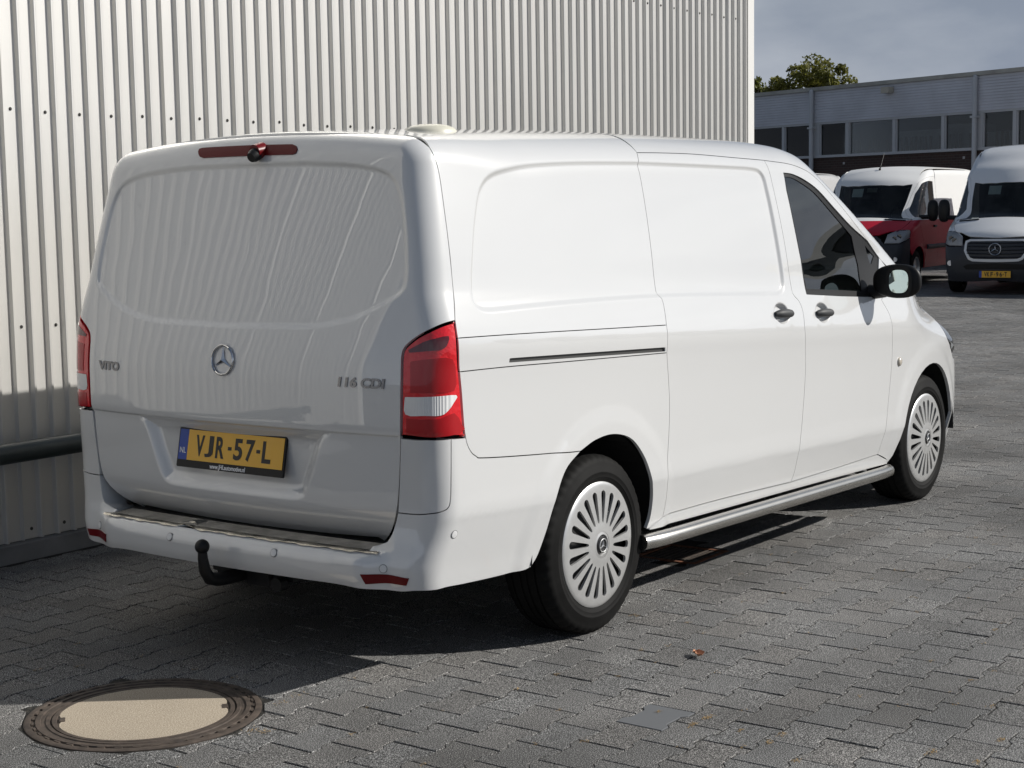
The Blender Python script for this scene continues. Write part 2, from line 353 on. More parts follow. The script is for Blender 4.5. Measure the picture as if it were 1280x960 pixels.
def f_body(P, rearx=None):
    x, ay, z = P[:, 0], np.abs(P[:, 1]), P[:, 2]
    rr = (tg_c(z)+tg_k(z)*ay**2 if rearx is None else rearx)-x
    rc = .085
    A = smax(f_side(x, ay, z), rr/np.sqrt(1+.05*smoothstep(1.1, 1.3, z)), rc)
    B = smax(f_top(x, ay, z), f_front(x, ay, z), .10)
    A = smax(A, f_front(x, ay, z), .26)
    r = .075+.075*smoothstep(.25, .8, x)-.085*smoothstep(2.7, 3.3, x)+.03*smoothstep(4.3, 4.6, x)
    return smax(A, B, r)
def F0(P): return f_body(P)                  # without stamped features
# stamped blank in the side (runs over quarter panel and sliding door)
REC_PX = [(799,203.8),(740,203.6),(700,204.4),(662,207),(638,211.5),(620,216.9),(608,225.5),(600.5,240),(596.5,262),(593.5,292),(591.5,330),(591,355),(592,372),(596,381),(604,386),(618,386.8),(660,382.5),(700,378.7),(760,373.5),(826,369.5),
          (890,368),(955,367),(971,366.6),(977,364.5),(979.6,358),(978.6,342),(974,311.7),(969,283),(963.8,256),(959.5,237),(955.5,222),(949,213.2),(938,210.6),(925.8,209.6),(867.5,206.7)]
REC3 = pix(F0, list(map(tuple, crom(REC_PX+REC_PX[:1], 3)[:-1]))); REC = [(p[0], p[2]) for p in REC3]
TREC_PX = [(380,205),(430,206.9),(462,211),(480,216.5),(490,224),(496,235),(501.5,258),(504.5,288),(506,322),(505.5,345),(502,360),(492,370),(470,383),(448,393.5),(425,401),(400,405.7),(380,407.2),(350,407)]
tr3 = pix(F0, list(map(tuple, crom(TREC_PX, 3)))); TREC = [(p[1], p[2]) for p in tr3]
tzt, tzb = pon(312, 207.5, 1, 0)[2], pon(292, 403, 1, 0)[2]
TREC = [(0, tzt)]+TREC+[(0, tzb-.006)]; TREC = TREC+[(-a, b) for a, b in TREC[::-1][1:-1]]
HAND = [pix(F0, [p])[0] for p in ((976.5, 392), (1027.5, 391))]
PLATE_C = np.array([.095, 0, .752])
POCKET = [(-.47, .842), (-.445, .825), (-.425, .79), (-.39, .70), (-.36, .635), (-.345, .615), (-.315, .605), (-.28, .603), (.28, .603), (.315, .605), (.345, .615), (.36, .635), (.39, .70), (.425, .79), (.445, .825), (.47, .842)]
def rec_band(poly, flat, ch, steps):          # extra mesh rows along a stamped edge
    P = resample(np.array(poly, float), .012); t = np.roll(P, -1, 0)-np.roll(P, 1, 0); t /= np.linalg.norm(t, axis=1)[:, None]; nn = np.stack([t[:, 1], -t[:, 0]], 1); o = []
    for d in steps:
        Q = P+nn*d; Q3 = flat(Q); O, D = ch.ray(ch.to2(Q3)); o.append(ch.to2(Q3))
    return np.vstack(o)
def flat_side(Q):
    P = np.stack([Q[:, 0], np.zeros(len(Q)), Q[:, 1]], 1); return shoot(F0, P, np.tile([0, -1., 0], (len(P), 1)))
def flat_rear(Q):
    P = np.stack([np.full(len(Q), 1.0), Q[:, 0], Q[:, 1]], 1); return shoot(F0, P, np.tile([-1., 0, 0], (len(P), 1)))
def features(P):
    x, y, z = P[:, 0], P[:, 1], P[:, 2]; ay = np.abs(y); d = np.zeros(len(P))
    m = (ay > .6) & (x > .25) & (x < 3.0) & (z > 1.1) & (z < 1.85)
    if m.any(): d[m] += .0125*smoothstep(.012, -.012, poly_sd(x[m], z[m], REC))
    m = (x < .55) & (z > 1.08) & (z < 1.85) & (ay < .9)
    if m.any(): d[m] += .010*smoothstep(.014, -.010, poly_sd(y[m], z[m], TREC))
    m = (x < .4) & (z > .45) & (z < 1.0) & (ay < .8)
    if m.any():                              # sharp fold above the plate, plate pocket
        d[m] += .006*smoothstep(.849, .843, z[m])*smoothstep(.79, .76, ay[m])
        d[m] += .030*smoothstep(.010, -.045, poly_sd(y[m], z[m], POCKET))
    for hnd in HAND:
        q = ((x-hnd[0]-.01)/.075)**2+((z-hnd[2])/.048)**2; m = (q < 1.3) & (ay > .7)
        d[m] += .026*smoothstep(1.0, .25, q[m])
    return d
def F1(P): return F0(P)+features(P)
# bumper skin: own rear profile, shelf in the middle, full height at the corners
bp1 = pch([.20, .25, .29, .33, .37, .41, .435, .452, .47], [.14, .085, .045, .018, .004, .002, .012, .040, .075])
bp2 = pch([.20, .25, .29, .34, .40, .44, .50, .56, .62, .75, .95], [.15, .10, .062, .034, .028, .034, .048, .056, .060, .056, .05])
def FB(P):
    x, ay, z = P[:, 0], np.abs(P[:, 1]), P[:, 2]; s = smoothstep(.60, .74, ay)
    return f_body(P, (bp1(np.minimum(z, .47))+.05*ay**2)*(1-s)+(bp2(z)+.075*ay**2)*s)
C_SIDE, C_REAR, C_FRONT, C_TOP = Chart('side', .95), Chart('rear', (1.3, 0, 1.0)), Chart('front', (3.5, 0, .85)), Chart('top', .7)
STEPS = np.linspace(-.015, .015, 7)
X_SIDE = rec_band(REC, flat_side, C_SIDE, STEPS)
X_HAND = []
for hnd in HAND:
    gx, gy = np.meshgrid(np.linspace(-.10, .10, 37), np.linspace(-.062, .062, 24)); gx, gy = gx.ravel(), gy.ravel(); k_ = (gx/.098)**2+(gy/.062)**2 < 1
    X_HAND.append(C_SIDE.to2(flat_side(np.stack([hnd[0]+.01+gx[k_], hnd[2]+gy[k_]], 1))))
X_SLIDE = np.vstack([X_SIDE, X_HAND[0]])
X_TAIL = np.vstack([rec_band(TREC, flat_rear, C_REAR, STEPS), rec_band([(-.80,.8465),(.80,.8465),(.80,.8464),(-.80,.8464)], flat_rear, C_REAR, (-.006, -.003, 0, .003, .006)), rec_band(POCKET, flat_rear, C_REAR, np.linspace(-.046, .012, 7)), rec_band(POCKET, flat_rear, C_REAR, -np.linspace(-.046, .012, 7))])
van = empty('panel_van', (0, 0, 0), label='white panel van with closed tailgate, yellow plate and silver side bar', cat='van')
px = lambda pts, n=6, F=F0: crom(pix(F, pts), n)
def onF(F, ch, P): O, D = ch.ray(ch.to2(np.array(P, float))); return shoot(F, O, D)
cat_ = lambda *a: np.vstack(a)
PA = MT['paint']
# shared seams
s_tg = px([(536.9,184.5),(542.3,194.7),(547,208.8),(550.2,224.4),(553.3,246.3),(556.4,269.7),(560,298),(564,335),(567,368),(568.8,400.6)])
l_top = px([(568.75,400.6),(555,404.4),(538.8,411.3),(521.3,420.6),(508.8,430.6),(503.8,437.5),(501.7,447)])
l_in = px([(501.7,447),(500.8,500),(500.6,546)], 4)
l_bot = px([(500.6,546),(517.5,548.1),(536,548.6),(561,547.6),(581.9,545.9)])
l_out = px([(568.75,400.6),(571.9,421),(573.8,455),(576.9,490),(580,532.5),(581.9,545.9)])
i_b1, i_b2 = 7, 13
belt = px([(572.2,422.7),(640,417.9),(735,412.2),(833,406.3)])
low = px([(574.6,464.8),(633.8,458.5),(700,452.8),(760,447.5),(833.6,441)])
sl_u = px([(796,190.8),(799,203.8),(804.8,227),(815,294),(823.6,366)]); sl_j = px([(823.6,366),(825.4,370),(828,375.5),(830.4,386),(833,406.3)])
sl_m = px([(833,406.3),(833.6,441)]); sl_l = px([(833.6,441),(836,480),(837,510),(836.2,540),(835,587.5),(832.5,625),(828.5,646)])
top_l = px([(796,190.8),(830,191.2),(867.5,192.7),(920,197.3),(955,200.4)])
fd_u = px([(955,200.4),(966.7,235.8),(981,305.8),(990.6,366)]); fd_j = px([(990.6,366),(993,370),(999,377),(1003.5,389),(1006,410.8)])
fd_l = px([(1006,410.8),(1006.9,440),(1006.6,470),(1003.3,520),(999.5,560),(993,590),(988.5,602.5)])
top_f = px([(955,200.4),(981,204),(1001.7,210.4),(1018,221),(1043,248),(1068,279),(1085,302),(1102,326)])
ff = px([(1102,375),(1111.7,393),(1115.7,412),(1114.8,453),(1110,506.7),(1103,550),(1097,568)])
# corner points hidden behind the mirror
ff_top = onF(F0, C_SIDE, [(3.86, -.86, 1.225)])
bot_s = px([(828.5,646),(900,624),(988.5,602.5)]); bot_f = px([(988.5,602.5),(1040,586.5),(1097,568)])
arch_r = px([(725.8,564),(745,550),(767,543),(788.8,548.4),(804.4,568.8),(813.8,593.8),(816,620),(813,645),(808,661)])
arch_b = px([(725.8,564),(707.5,587.5),(695,625),(682.5,665.6),(673,692),(666,705)], F=FB)
bseam = px([(581.9,545.9),(584,555),(589,565),(595.8,570.6),(604,572.4),(660,569),(725.8,564)])
sill_b = px([(808,661),(822,659.5),(900,636.5),(1000,608.5),(1108,579.5)])
edge = lambda x0, x1, n=14: onF(F0, C_TOP, [(x, -.62, 0) for x in np.linspace(x0, x1, n)])
q_top0 = onF(F0, C_SIDE, [(.315, -.66, 1.82)])
# panels on both sides
j1 = np.argmin(np.abs(l_out[:, 2]-belt[0][2])); j2 = np.argmin(np.abs(l_out[:, 2]-low[0][2]))
xs_end = sl_u[0][0]
rail_hole = pix(F0, [(637.5,448.4),(831.5,434.6),(831.5,438.8),(636.6,452.7)])
P_ = dict(F=F1, ch=C_SIDE, mt=PA, parent=van, both=True, flange=.006)
panel(outline=cat_(s_tg, l_out[1:j1], belt, sl_j[::-1][1:], sl_u[::-1][1:], edge(xs_end-.03, .335)), name='quarter_panel', gap=.0017, h=.016, extra=X_SIDE, **P_)
panel(outline=cat_(belt, sl_m[1:], low[::-1][1:], l_out[j1+1:j2][::-1]), holes=[rail_hole], name='rail_cover', gap=.0017, h=.016, **P_)
panel(F=F0, ch=C_SIDE, outline=rail_hole, name='sliding_rail', mt=MT['rail_grey'], parent=van, both=True, h=.012, off=-.009, gap=-.004, flange=.004)
panel(outline=cat_(low, sl_l[1:], sill_b[1:2], arch_r[::-1], bseam[::-1][1:], l_out[j2+1:][::-1]), name='lower_quarter_panel', h=.016, **{**P_, 'flange': .014})
panel(outline=cat_(sl_u, sl_j[1:], sl_m[1:], sl_l[1:], bot_s[1:], fd_l[::-1][1:], fd_j[::-1][1:], fd_u[::-1][1:], top_l[::-1][1:-1]), name='sliding_door', h=.016, extra=X_SLIDE, **P_)
win = crom([(979.2,216),(991,217.9),(1005.8,225),(1022.5,237.5),(1043,260.2),(1064,283),(1085,302),(1099,320)], 4)
win_px = list(map(tuple, win))+[(1097.5,371),(1052,370),(1008.2,367.7),(1001,325),(991,275),(983,238)]
win3 = pix(F0, win_px)
panel(outline=cat_(fd_u, fd_j[1:], fd_l[1:], bot_f[1:], ff[::-1][1:], ff_top, top_f[::-1][:-1]), holes=[win3], name='front_door', h=.016, extra=X_HAND[1], **P_)
# window frame, glass, little quarter glass
g1 = pix(F0, list(map(tuple, crom([(981.2,219),(991.5,220.6),(1004.5,228),(1020,240),(1040,263),(1059,285.5),(1066,294)], 4)))+[(1074,330),(1079,364.5),(1052,362.8),(1009.6,361.2),(1003,325),(993,275),(985,238)])
g2 = pix(F0, [(1082,305),(1094,319.5),(1091,329.5),(1089,330)])
panel(F=F0, ch=C_SIDE, outline=win3, holes=[g1, g2], name='window_frame', mt=MT['black'], parent=van, both=True, h=.012, off=-.006, gap=-.002, flange=.01)
panel(F=F0, ch=C_SIDE, outline=g1, name='door_glass', mt=MT['glass'], parent=van, both=True, h=.03, off=-.009, gap=-.004, flange=0)
panel(F=F0, ch=C_SIDE, outline=g2, name='quarter_glass', mt=MT['glass'], parent=van, both=True, h=.02, off=-.009, gap=-.004, flange=0)
# sill under the doors
panel(F=lambda P: F0(P)-.004, ch=C_SIDE, outline=cat_(sl_l[-1:], bot_s, bot_f[1:], px([(1097,568),(1108,574)]), sill_b[::-1][:-2]), name='sill', mt=PA, parent=van, both=True, h=.016)
# roof, pillars, screen
wsx = [(3.05, -.62), (3.2, -.645), (3.5, -.69), (3.9, -.735), (4.2, -.75)]
ws_side = onF(F0, C_TOP, [(a, b, 0) for a, b in crom(wsx, 4)])
ws_head = onF(F0, C_TOP, [(3.05+.16*(1-(y/.62)**2), y, 0) for y in np.linspace(-.62, 0, 8)])
ws_base = onF(F0, C_TOP, [(4.2+.24*(1-(y/.75)**2), y, 0) for y in np.linspace(-.75, 0, 8)])
panel(F=F0, ch=C_SIDE, outline=cat_(top_l, top_f[1:], ff_top+np.array([[.02, 0, .01]]), ws_side[::-1], edge(2.98, xs_end)), name='roof_rail', mt=PA, parent=van, both=True, h=.02)
rt = onF(F0, C_TOP, [(.27, 0, 0), (.275, -.3, 0), (.29, -.5, 0), (.315, -.62, 0)])
half = cat_(crom(rt, 4), edge(.34, 3.0, 30), ws_head[:-1])
panel(F=F0, ch=C_TOP, outline=loop2(half)[:], name='roof', mt=PA, parent=van, h=.04, gap=.001)
panel(F=F0, ch=C_TOP, outline=loop2(cat_(ws_head[::-1], ws_side[1:], ws_base[:-1])), name='windscreen', mt=MT['screenglass'], parent=van, h=.05, gap=-.003, off=-.004, flange=0)
# fender, bonnet, headlights, front bumper
farch = px([(1108,579.5),(1116.5,544),(1128.5,512),(1146,471),(1158,457.5),(1172,455.5),(1183,468),(1190,490)])
fr_hub = np.array([4.245, .333])
an = np.radians(np.linspace(172, 12, 20)); ring = onF(F0, C_SIDE, [(4.245+.405*math.cos(a), -.93, .333+.405*math.sin(a)) for a in an])
low_f = onF(F0, C_SIDE, [(3.80, -.92, .30)])
hood_e = cat_(onF(F0, C_TOP, [(4.2, -.76, 0)]), pix(F0, [(1141,371),(1149,380),(1156,385.5),(1166,391)])); hlL = pix(F0, [(1166,391),(1177,410),(1184.5,425)])
bump_e = onF(F0, C_SIDE, [(4.72, -.80, .72), (4.66, -.93, .62)])
hl_b = onF(F0, C_FRONT, [(4.70, -.86, .78)]); hl_c = onF(F0, C_FRONT, [(4.85, -.80, .73)]); hl_d = onF(F0, C_FRONT, [(5.0, -.55, .76)]); hl_e = onF(F0, C_FRONT, [(4.93, -.60, .93)])
panel(F=F0, ch=C_SIDE, outline=cat_(ff_top, ff, px([(1097,568),(1108,574),(1108,579.5)], 3)[1:], low_f, ring, onF(F0, C_SIDE, [(4.70, -.88, .60), (4.71, -.88, .72)]), hlL[::-1], crom(hood_e, 4)[::-1][1:]), name='fender', mt=PA, parent=van, both=True, h=.02)
panel(F=F0, ch=C_TOP, outline=loop2(cat_(ws_base[::-1][:-1], crom(hood_e, 4), onF(F0, C_TOP, [(4.76, -.68, 0), (4.88, -.55, 0), (4.97, -.35, 0), (5.01, -.1, 0)]))), name='bonnet', mt=PA, parent=van, h=.035)

panel(F=F0, ch=C_FRONT, outline=cat_(hlL, hl_c, hl_d, hl_e, onF(F0, C_TOP, [(4.78, -.67, 0)])), name='headlight', mt=mat('headlight_glass', (.05, .055, .06), .08, coat=1), parent=van, both=True, h=.03)
fb = onF(F0, C_FRONT, [(5.02, -.1, .97), (4.98, -.40, .94), (4.93, -.60, .91), (5.0, -.55, .74), (4.85, -.80, .71), (4.70, -.87, .72)])
fb2 = onF(F0, C_FRONT, [(4.68, -.93, .60), (4.66, -.93, .40), (4.665, -.92, .215), (4.95, -.60, .22), (5.03, -.1, .21)])
panel(F=F0, ch=C_FRONT, outline=loop2(cat_(fb, fb2)), name='front_bumper', mt=PA, parent=van, h=.035)
grl = onF(F0, C_FRONT, [(5, -.52, .86), (5, -.45, .66), (5, -.05, .62)]); grl2 = onF(F0, C_FRONT, [(5, -.05, .88)])
panel(F=F0, ch=C_FRONT, outline=loop2(cat_(grl2, grl)), name='grille', mt=MT['black'], parent=van, h=.04, off=.006)
# tailgate in one piece
tgl = px([(500.6,546),(499.6,590),(497.5,625),(494,650),(488.5,667),(481,677.5)])
tgb = onF(F0, C_REAR, [(.165, -.60, .478), (.165, -.4, .471), (.165, -.15, .467)])
rt_in = onF(F0, C_REAR, [(.255, -.05, 1.85), (.26, -.3, 1.845), (.295, -.5, 1.835), (.325, -.62, 1.825)])
tail = panel(F=F1, ch=C_REAR, outline=loop2(cat_(crom(rt_in, 4), s_tg, l_top[1:], l_in[1:], tgl[1:], tgb)), name='tailgate', mt=PA, parent=van, h=.015, extra=X_TAIL, tmax=2.4)
# corner trims, bumper
ct_t = px([(500.8,548),(517.5,549.5),(536,549.9),(564,548.6)], F=FB)
ct_o = px([(564,548.6),(563.8,600),(562.9,626),(559.5,635.5),(550,640.3),(536,642.4),(515,642.8),(497.4,641)], F=FB)
ct_i = px([(497.4,641),(499.4,600),(500.8,548)], F=FB)
panel(F=FB, ch=C_REAR, outline=cat_(ct_t, ct_o[1:], ct_i[1:-1]), name='corner_trim', mt=PA, parent=van, both=True, h=.014)
bot = px([(663,709),(655,713),(630,718.5),(580,730),(550,736.5),(520,739),(490,738.6),(430,732),(380,724.5),(330,717)], F=FB)

lip = shoot(FB, np.array([(1., y, .4535) for y in (-.02, -.2, -.40, -.55, -.64)]), np.tile([-1., 0, 0], (5, 1)))
bl_r = px([(484,677),(490,667),(494.5,653),(497.4,641)], F=FB)
bs_t = px([(564,548.6),(581.9,547.2)], F=FB)
bumper = panel(F=FB, ch=C_REAR, outline=loop2(cat_(lip, bl_r, ct_o[::-1][1:], bs_t[1:], bseam[1:], arch_b[1:], bot)), name='rear_bumper', mt=PA, parent=van, h=.018, tmax=3, flange=.11)
# ------------------------------------------------------------------ van: dark inside, wheel wells, floor
Fin = lambda P: F0(P)+.034
def cir(hx, r, n=28, a0=0, a1=360): return [(hx+r*math.cos(math.radians(a)), -.9, .333+r*math.sin(math.radians(a))) for a in np.linspace(a0, a1, n, endpoint=False)]
arc_pts = lambda hx: [(hx-.43, -.9, .30)]+[(hx+.43*math.cos(math.radians(a)), -.9, .333+.43*math.sin(math.radians(a))) for a in np.linspace(180, 0, 18)]+[(hx+.43, -.9, .30)]
sh = onF(Fin, C_SIDE, [(.24, -.9, 1.75), (.22, -.9, 1.2), (.20, -.9, .6), (.45, -.9, .30)]+arc_pts(1.045)+[(2.62, -.9, .30), (2.72, -.9, 1.20), (2.60, -.8, 1.80)])
panel(F=Fin, ch=C_SIDE, outline=sh, name='inner_shell', mt=MT['shell'], parent=van, both=True, h=.06, gap=0, flange=0)
sh = onF(Fin, C_SIDE, [(2.62, -.9, 1.12), (2.62, -.9, .30)]+arc_pts(4.245)+[(4.86, -.8, .30), (4.8, -.8, .85), (4.2, -.8, 1.12)])
panel(F=Fin, ch=C_SIDE, outline=sh, name='inner_shell', mt=MT['shell'], parent=van, both=True, h=.06, gap=0, flange=0)
panel(F=Fin, ch=C_TOP, outline=np.array([(.33, -.7, 1.8), (2.95, -.7, 1.8), (2.95, .7, 1.8), (.33, .7, 1.8)]), name='inner_shell', mt=MT['shell'], parent=van, h=.1, gap=0, flange=0)
Fin2 = lambda P: F0(P)+.085
panel(F=Fin2, ch=C_REAR, outline=loop2(onF(Fin2, C_REAR, [(.28, -.1, 1.80), (.3, -.70, 1.76), (.2, -.84, 1.2), (.2, -.86, .80), (.2, -.84, .47), (.2, -.1, .47)])), name='inner_shell', mt=MT['shell'], parent=van, h=.08, gap=0, flange=0)
for hx in (1.045, 4.245):
    for s in (-1, 1):
        b = MB(); n = 20; a = np.radians(np.linspace(0, 180, n)); V = []; 
        for t in a:
            for y in (.915, .60): V.append((hx+.425*math.cos(t), s*y, .333+.425*math.sin(t)))
        V += [(hx+.425, s*.60, .25), (hx-.425, s*.60, .25)]
        b.add(V, [(2*i, 2*i+1, 2*i+3, 2*i+2) for i in range(n-1)]+[tuple([2*i+1 for i in range(n)]+[2*n+1, 2*n])]); b.build('wheel_arch_liner', MT['shell'], van)

b = MB(); b.box((.30, -.58, .335), (4.9, .58, .37)); b.box((1.49, -.875, .30), (3.78, -.585, .34)); b.box((1.49, .585, .30), (3.78, .875, .34))
b.tube([(1.045, -.7, .30), (1.045, .7, .30)], .05); b.tube([(.35, .35, .22), (1.6, .35, .24), (3.0, .2, .24)], .035); b.tube([(4.245, -.7, .30), (4.245, .7, .30)], .05)
b.build('underbody', MT['shell'], van)
# cab interior
b = MB(); b.box((2.60, -.83, .30), (2.63, .83, 1.40)); b.box((2.60, -.72, 1.4005), (2.63, .72, 1.74)); b.build('bulkhead', mat('bulkhead_grey', (.10, .10, .105), .8), van)
for sy in (-.46, .46):
    rounded_box('cab_seat', (2.72, sy-.25, .55), (3.22, sy+.25, .78), .06, MT['seat'], van)
    o = rounded_box('seat_back', (-.07, -.24, 0), (.07, .24, .66), .06, MT['seat'], van); o.location = (2.82, sy, .74); o.rotation_euler = (0, math.radians(-13), 0)
    o = rounded_box('headrest', (-.055, -.14, 0), (.055, .14, .22), .05, MT['seat'], van); o.location = (2.66, sy, 1.41); o.rotation_euler = (0, math.radians(-8), 0)
b = MB(); b.prism([(3.55, .75), (3.52, 1.02), (3.62, 1.10), (4.15, 1.12), (4.30, 1.06), (4.35, .75)], lambda u, v, h_: (u, -.80+h_, v), 1.60); b.build('dashboard', MT['plastic_grey'], van, auto=40)
th = np.linspace(0, 2*np.pi, 33); c_ = np.array([3.42, .42, 1.02]); ax1 = np.array([0, 1, 0]); ax2 = np.array([.45, 0, .89])
b = MB(); b.tube([c_+.19*(math.cos(t)*ax1+math.sin(t)*ax2) for t in th], .016, 8, False); b.tube([c_, c_+np.array([.25, 0, -.14])], .035); b.tube([c_-.18*ax1, c_+.18*ax1], .018); b.build('steering_wheel', MT['black'], van, auto=50)

# ------------------------------------------------------------------ tail lights
def inset(P, d):                             # shrink a loop towards its inside along the body surface
    P = np.asarray(P); Q = C_REAR.to2(P); nQ = []
    n = len(Q); area = np.sum(Q[:, 0]*np.roll(Q[:, 1], -1)-np.roll(Q[:, 0], -1)*Q[:, 1]); sg = 1 if area > 0 else -1
    for i in range(n):
        t = Q[(i+1) % n]-Q[i-1]; t = t/max(np.linalg.norm(t), 1e-9); nQ.append(Q[i]+sg*d*np.array([-t[1], t[0]]))
    nQ = np.array(nQ); O, D = C_REAR.ray(nQ); return shoot(F0, O, D)
lamp = resample(cat_(l_top, l_in[1:], l_bot[1:], l_out[::-1][1:-1]), .008)
housing = panel(F=F0, ch=C_REAR, outline=lamp, name='tail_light', mt=MT['gloss_black'], parent=van, both=True, h=.012, off=-.030, gap=.004, flange=-.024, tmax=2.4)
rev = px([(506.5,496.5),(544,496),(570.2,494),(567,503),(560,513),(551,518.8),(530,519.2),(507,517.5),(506.5,496.5)], 3)[:-1]
ind = px([(510.5,437.5),(530,427.3),(545,423),(561,420),(560,429),(556,435),(546,438),(511.5,440.8)], 2)
lens_o = inset(lamp, .009)
mid = px([(513,452),(545,448),(566,449),(570,470),(568,488),(545,491),(513,491)], 2)
bot_ = px([(508,523),(550,523.5),(568,516),(577,530),(576,541),(508,543)], 2)
for P, nm, mt, off in ((lens_o, 'lamp_reflector', MT['reflector'], -.024), (lens_o, 'red_lens', MT['redlens'], .0015), (ind, 'indicator_lens', MT['smoke'], .0035)):
    oo = panel(F=F0, ch=C_REAR, outline=P, name=nm, mt=mt, parent=van, both=True, h=.011, off=off, gap=0, flange=.02 if nm != 'lamp_reflector' else 0, tmax=2.4)
    for k in (0, 1): oo[k].parent = housing[k]
def flute_mat():
    m = mat('fluted_clear_lens', (.80, .80, .79), .25, coat=.3); t = m.node_tree; g = t.nodes.new('ShaderNodeNewGeometry'); w_ = t.nodes.new('ShaderNodeTexWave'); w_.wave_type = 'BANDS'; w_.bands_direction = 'Y'; w_.inputs['Scale'].default_value = 55
    bp = t.nodes.new('ShaderNodeBump'); bp.inputs['Strength'].default_value = .5; bp.inputs['Distance'].default_value = .002; t.links.new(g.outputs['Position'], w_.inputs[0]); t.links.new(w_.outputs['Fac'], bp.inputs['Height']); t.links.new(bp.outputs[0], t.nodes['Principled BSDF'].inputs['Normal']); return m
oo = panel(F=F0, ch=C_REAR, outline=rev, name='reversing_lens', mt=flute_mat(), parent=van, both=True, h=.011, off=.0035, gap=-.001, flange=0, tmax=2.4)
for k in (0, 1): oo[k].parent = housing[k]
for P in (mid, bot_):                        # moulded steps inside the lens
    oo = panel(F=F0, ch=C_REAR, outline=P, name='lens_insert', mt=MT['redplastic'], parent=van, both=True, h=.011, off=.0032, gap=0, flange=.012, tmax=2.4)
    for k in (0, 1): oo[k].parent = housing[k]
# high brake light with rear camera
bl = pix(F0, [(248.5,190),(250,186.6),(254,185.4),(310,182.4),(366,181),(370.5,183),(372,187.2),(370,192.4),(366,194),(310,195.7),(255,198.2),(251,197),(249,193.5)])
blp = panel(F=F0, ch=C_REAR, outline=bl, name='brake_light', mt=MT['brakelens'], parent=van, h=.01, off=.004, gap=0, flange=.012, tmax=2.4)
cpos = pix(F0, [(325.5, 191)])[0]
b = MB(); b.tube([cpos+(.01, 0, .008), cpos+(-.03, 0, .002)], [.030, .026], 18); b.build('camera_housing', MT['brakelens'], blp, auto=40)
b = MB(); b.tube([cpos+(-.02, 0, -.004), cpos+(-.035, 0, -.012), cpos+(-.048, 0, -.018)], [.024, .023, .017], 18); b.build('rear_camera', MT['black'], blp, auto=40)

# ------------------------------------------------------------------ number plate
def plate_text(chars, centres, fn, parent):   # stamped figures, each brought to the plate's 77 mm height
    for ch_, u0 in zip(chars, centres):
        cu = bpy.data.curves.new('t', 'FONT'); cu.body = ch_; cu.size = .1; cu.offset = .0028; cu.extrude = .0004; cu.resolution_u = 4
        ob = bpy.data.objects.new('t', cu); COL.objects.link(ob); bpy.context.view_layer.update(); me = bpy.data.meshes.new_from_object(ob); bpy.data.objects.remove(ob)
        C = np.array([tuple(v.co) for v in me.vertices]); lo, hi = C.min(0), C.max(0); wd, hg = (.018, .0125) if ch_ == '-' else (.0425, .077)
        V = [fn(u0+((c[0]-lo[0])/(hi[0]-lo[0])-.5)*wd, ((c[1]-lo[1])/(hi[1]-lo[1])-.5)*hg, c[2]) for c in C]
        mesh('plate_figure', V, [tuple(p.vertices) for p in me.polygons], MT['ink'], parent); bpy.data.meshes.remove(me)
tilt = .20; pc = np.array([.083, 0, .751]); dz_ = np.array([math.sin(tilt), 0, math.cos(tilt)]); dn = np.array([-math.cos(tilt), 0, math.sin(tilt)])
pf = lambda u, v, h_: pc+np.array([0, -u, 0])+dz_*v+dn*h_          # u to the viewer's right
b = MB(); b.prism([(-.266, -.078), (-.262, -.082), (.262, -.082), (.266, -.078), (.266, .058), (.262, .061), (-.262, .061), (-.266, .058)], pf, .010)
plate = b.build('plate_holder', MT['black'], van)
b = MB(); b.prism([(-.215, -.055), (.26, -.055), (.26, .055), (-.215, .055)], lambda u, v, h_: pf(u, v, .0105+h_), .0015); yp = b.build('number_plate', MT['yellow'], plate)
b = MB(); b.prism([(-.26, -.055), (-.216, -.055), (-.216, .055), (-.26, .055)], lambda u, v, h_: pf(u, v, .0105+h_), .0015); b.build('country_band', MT['blue'], plate)
plate_text('VJR-57-L', (-.152, -.105, -.049, -.001, .041, .100, .140, .181), lambda u, v, z: pf(u, v, .0125+z), plate)
text_mesh('country_letters', 'NL', .030, lambda u, v, z: pf(u-.238, v-.022, .0125+z), MT['white'], plate, .001, sx=.85)
text_mesh('dealer_lettering', 'www.JHLautomotive.nl', .023, lambda u, v, z: pf(u-.005, v-.070, .0105+z), MT['white'], plate, .001, sx=.82, bold=.0004)
for u in (-.15, .15):
    b = MB(); p0 = pf(u, -.03, .012); 
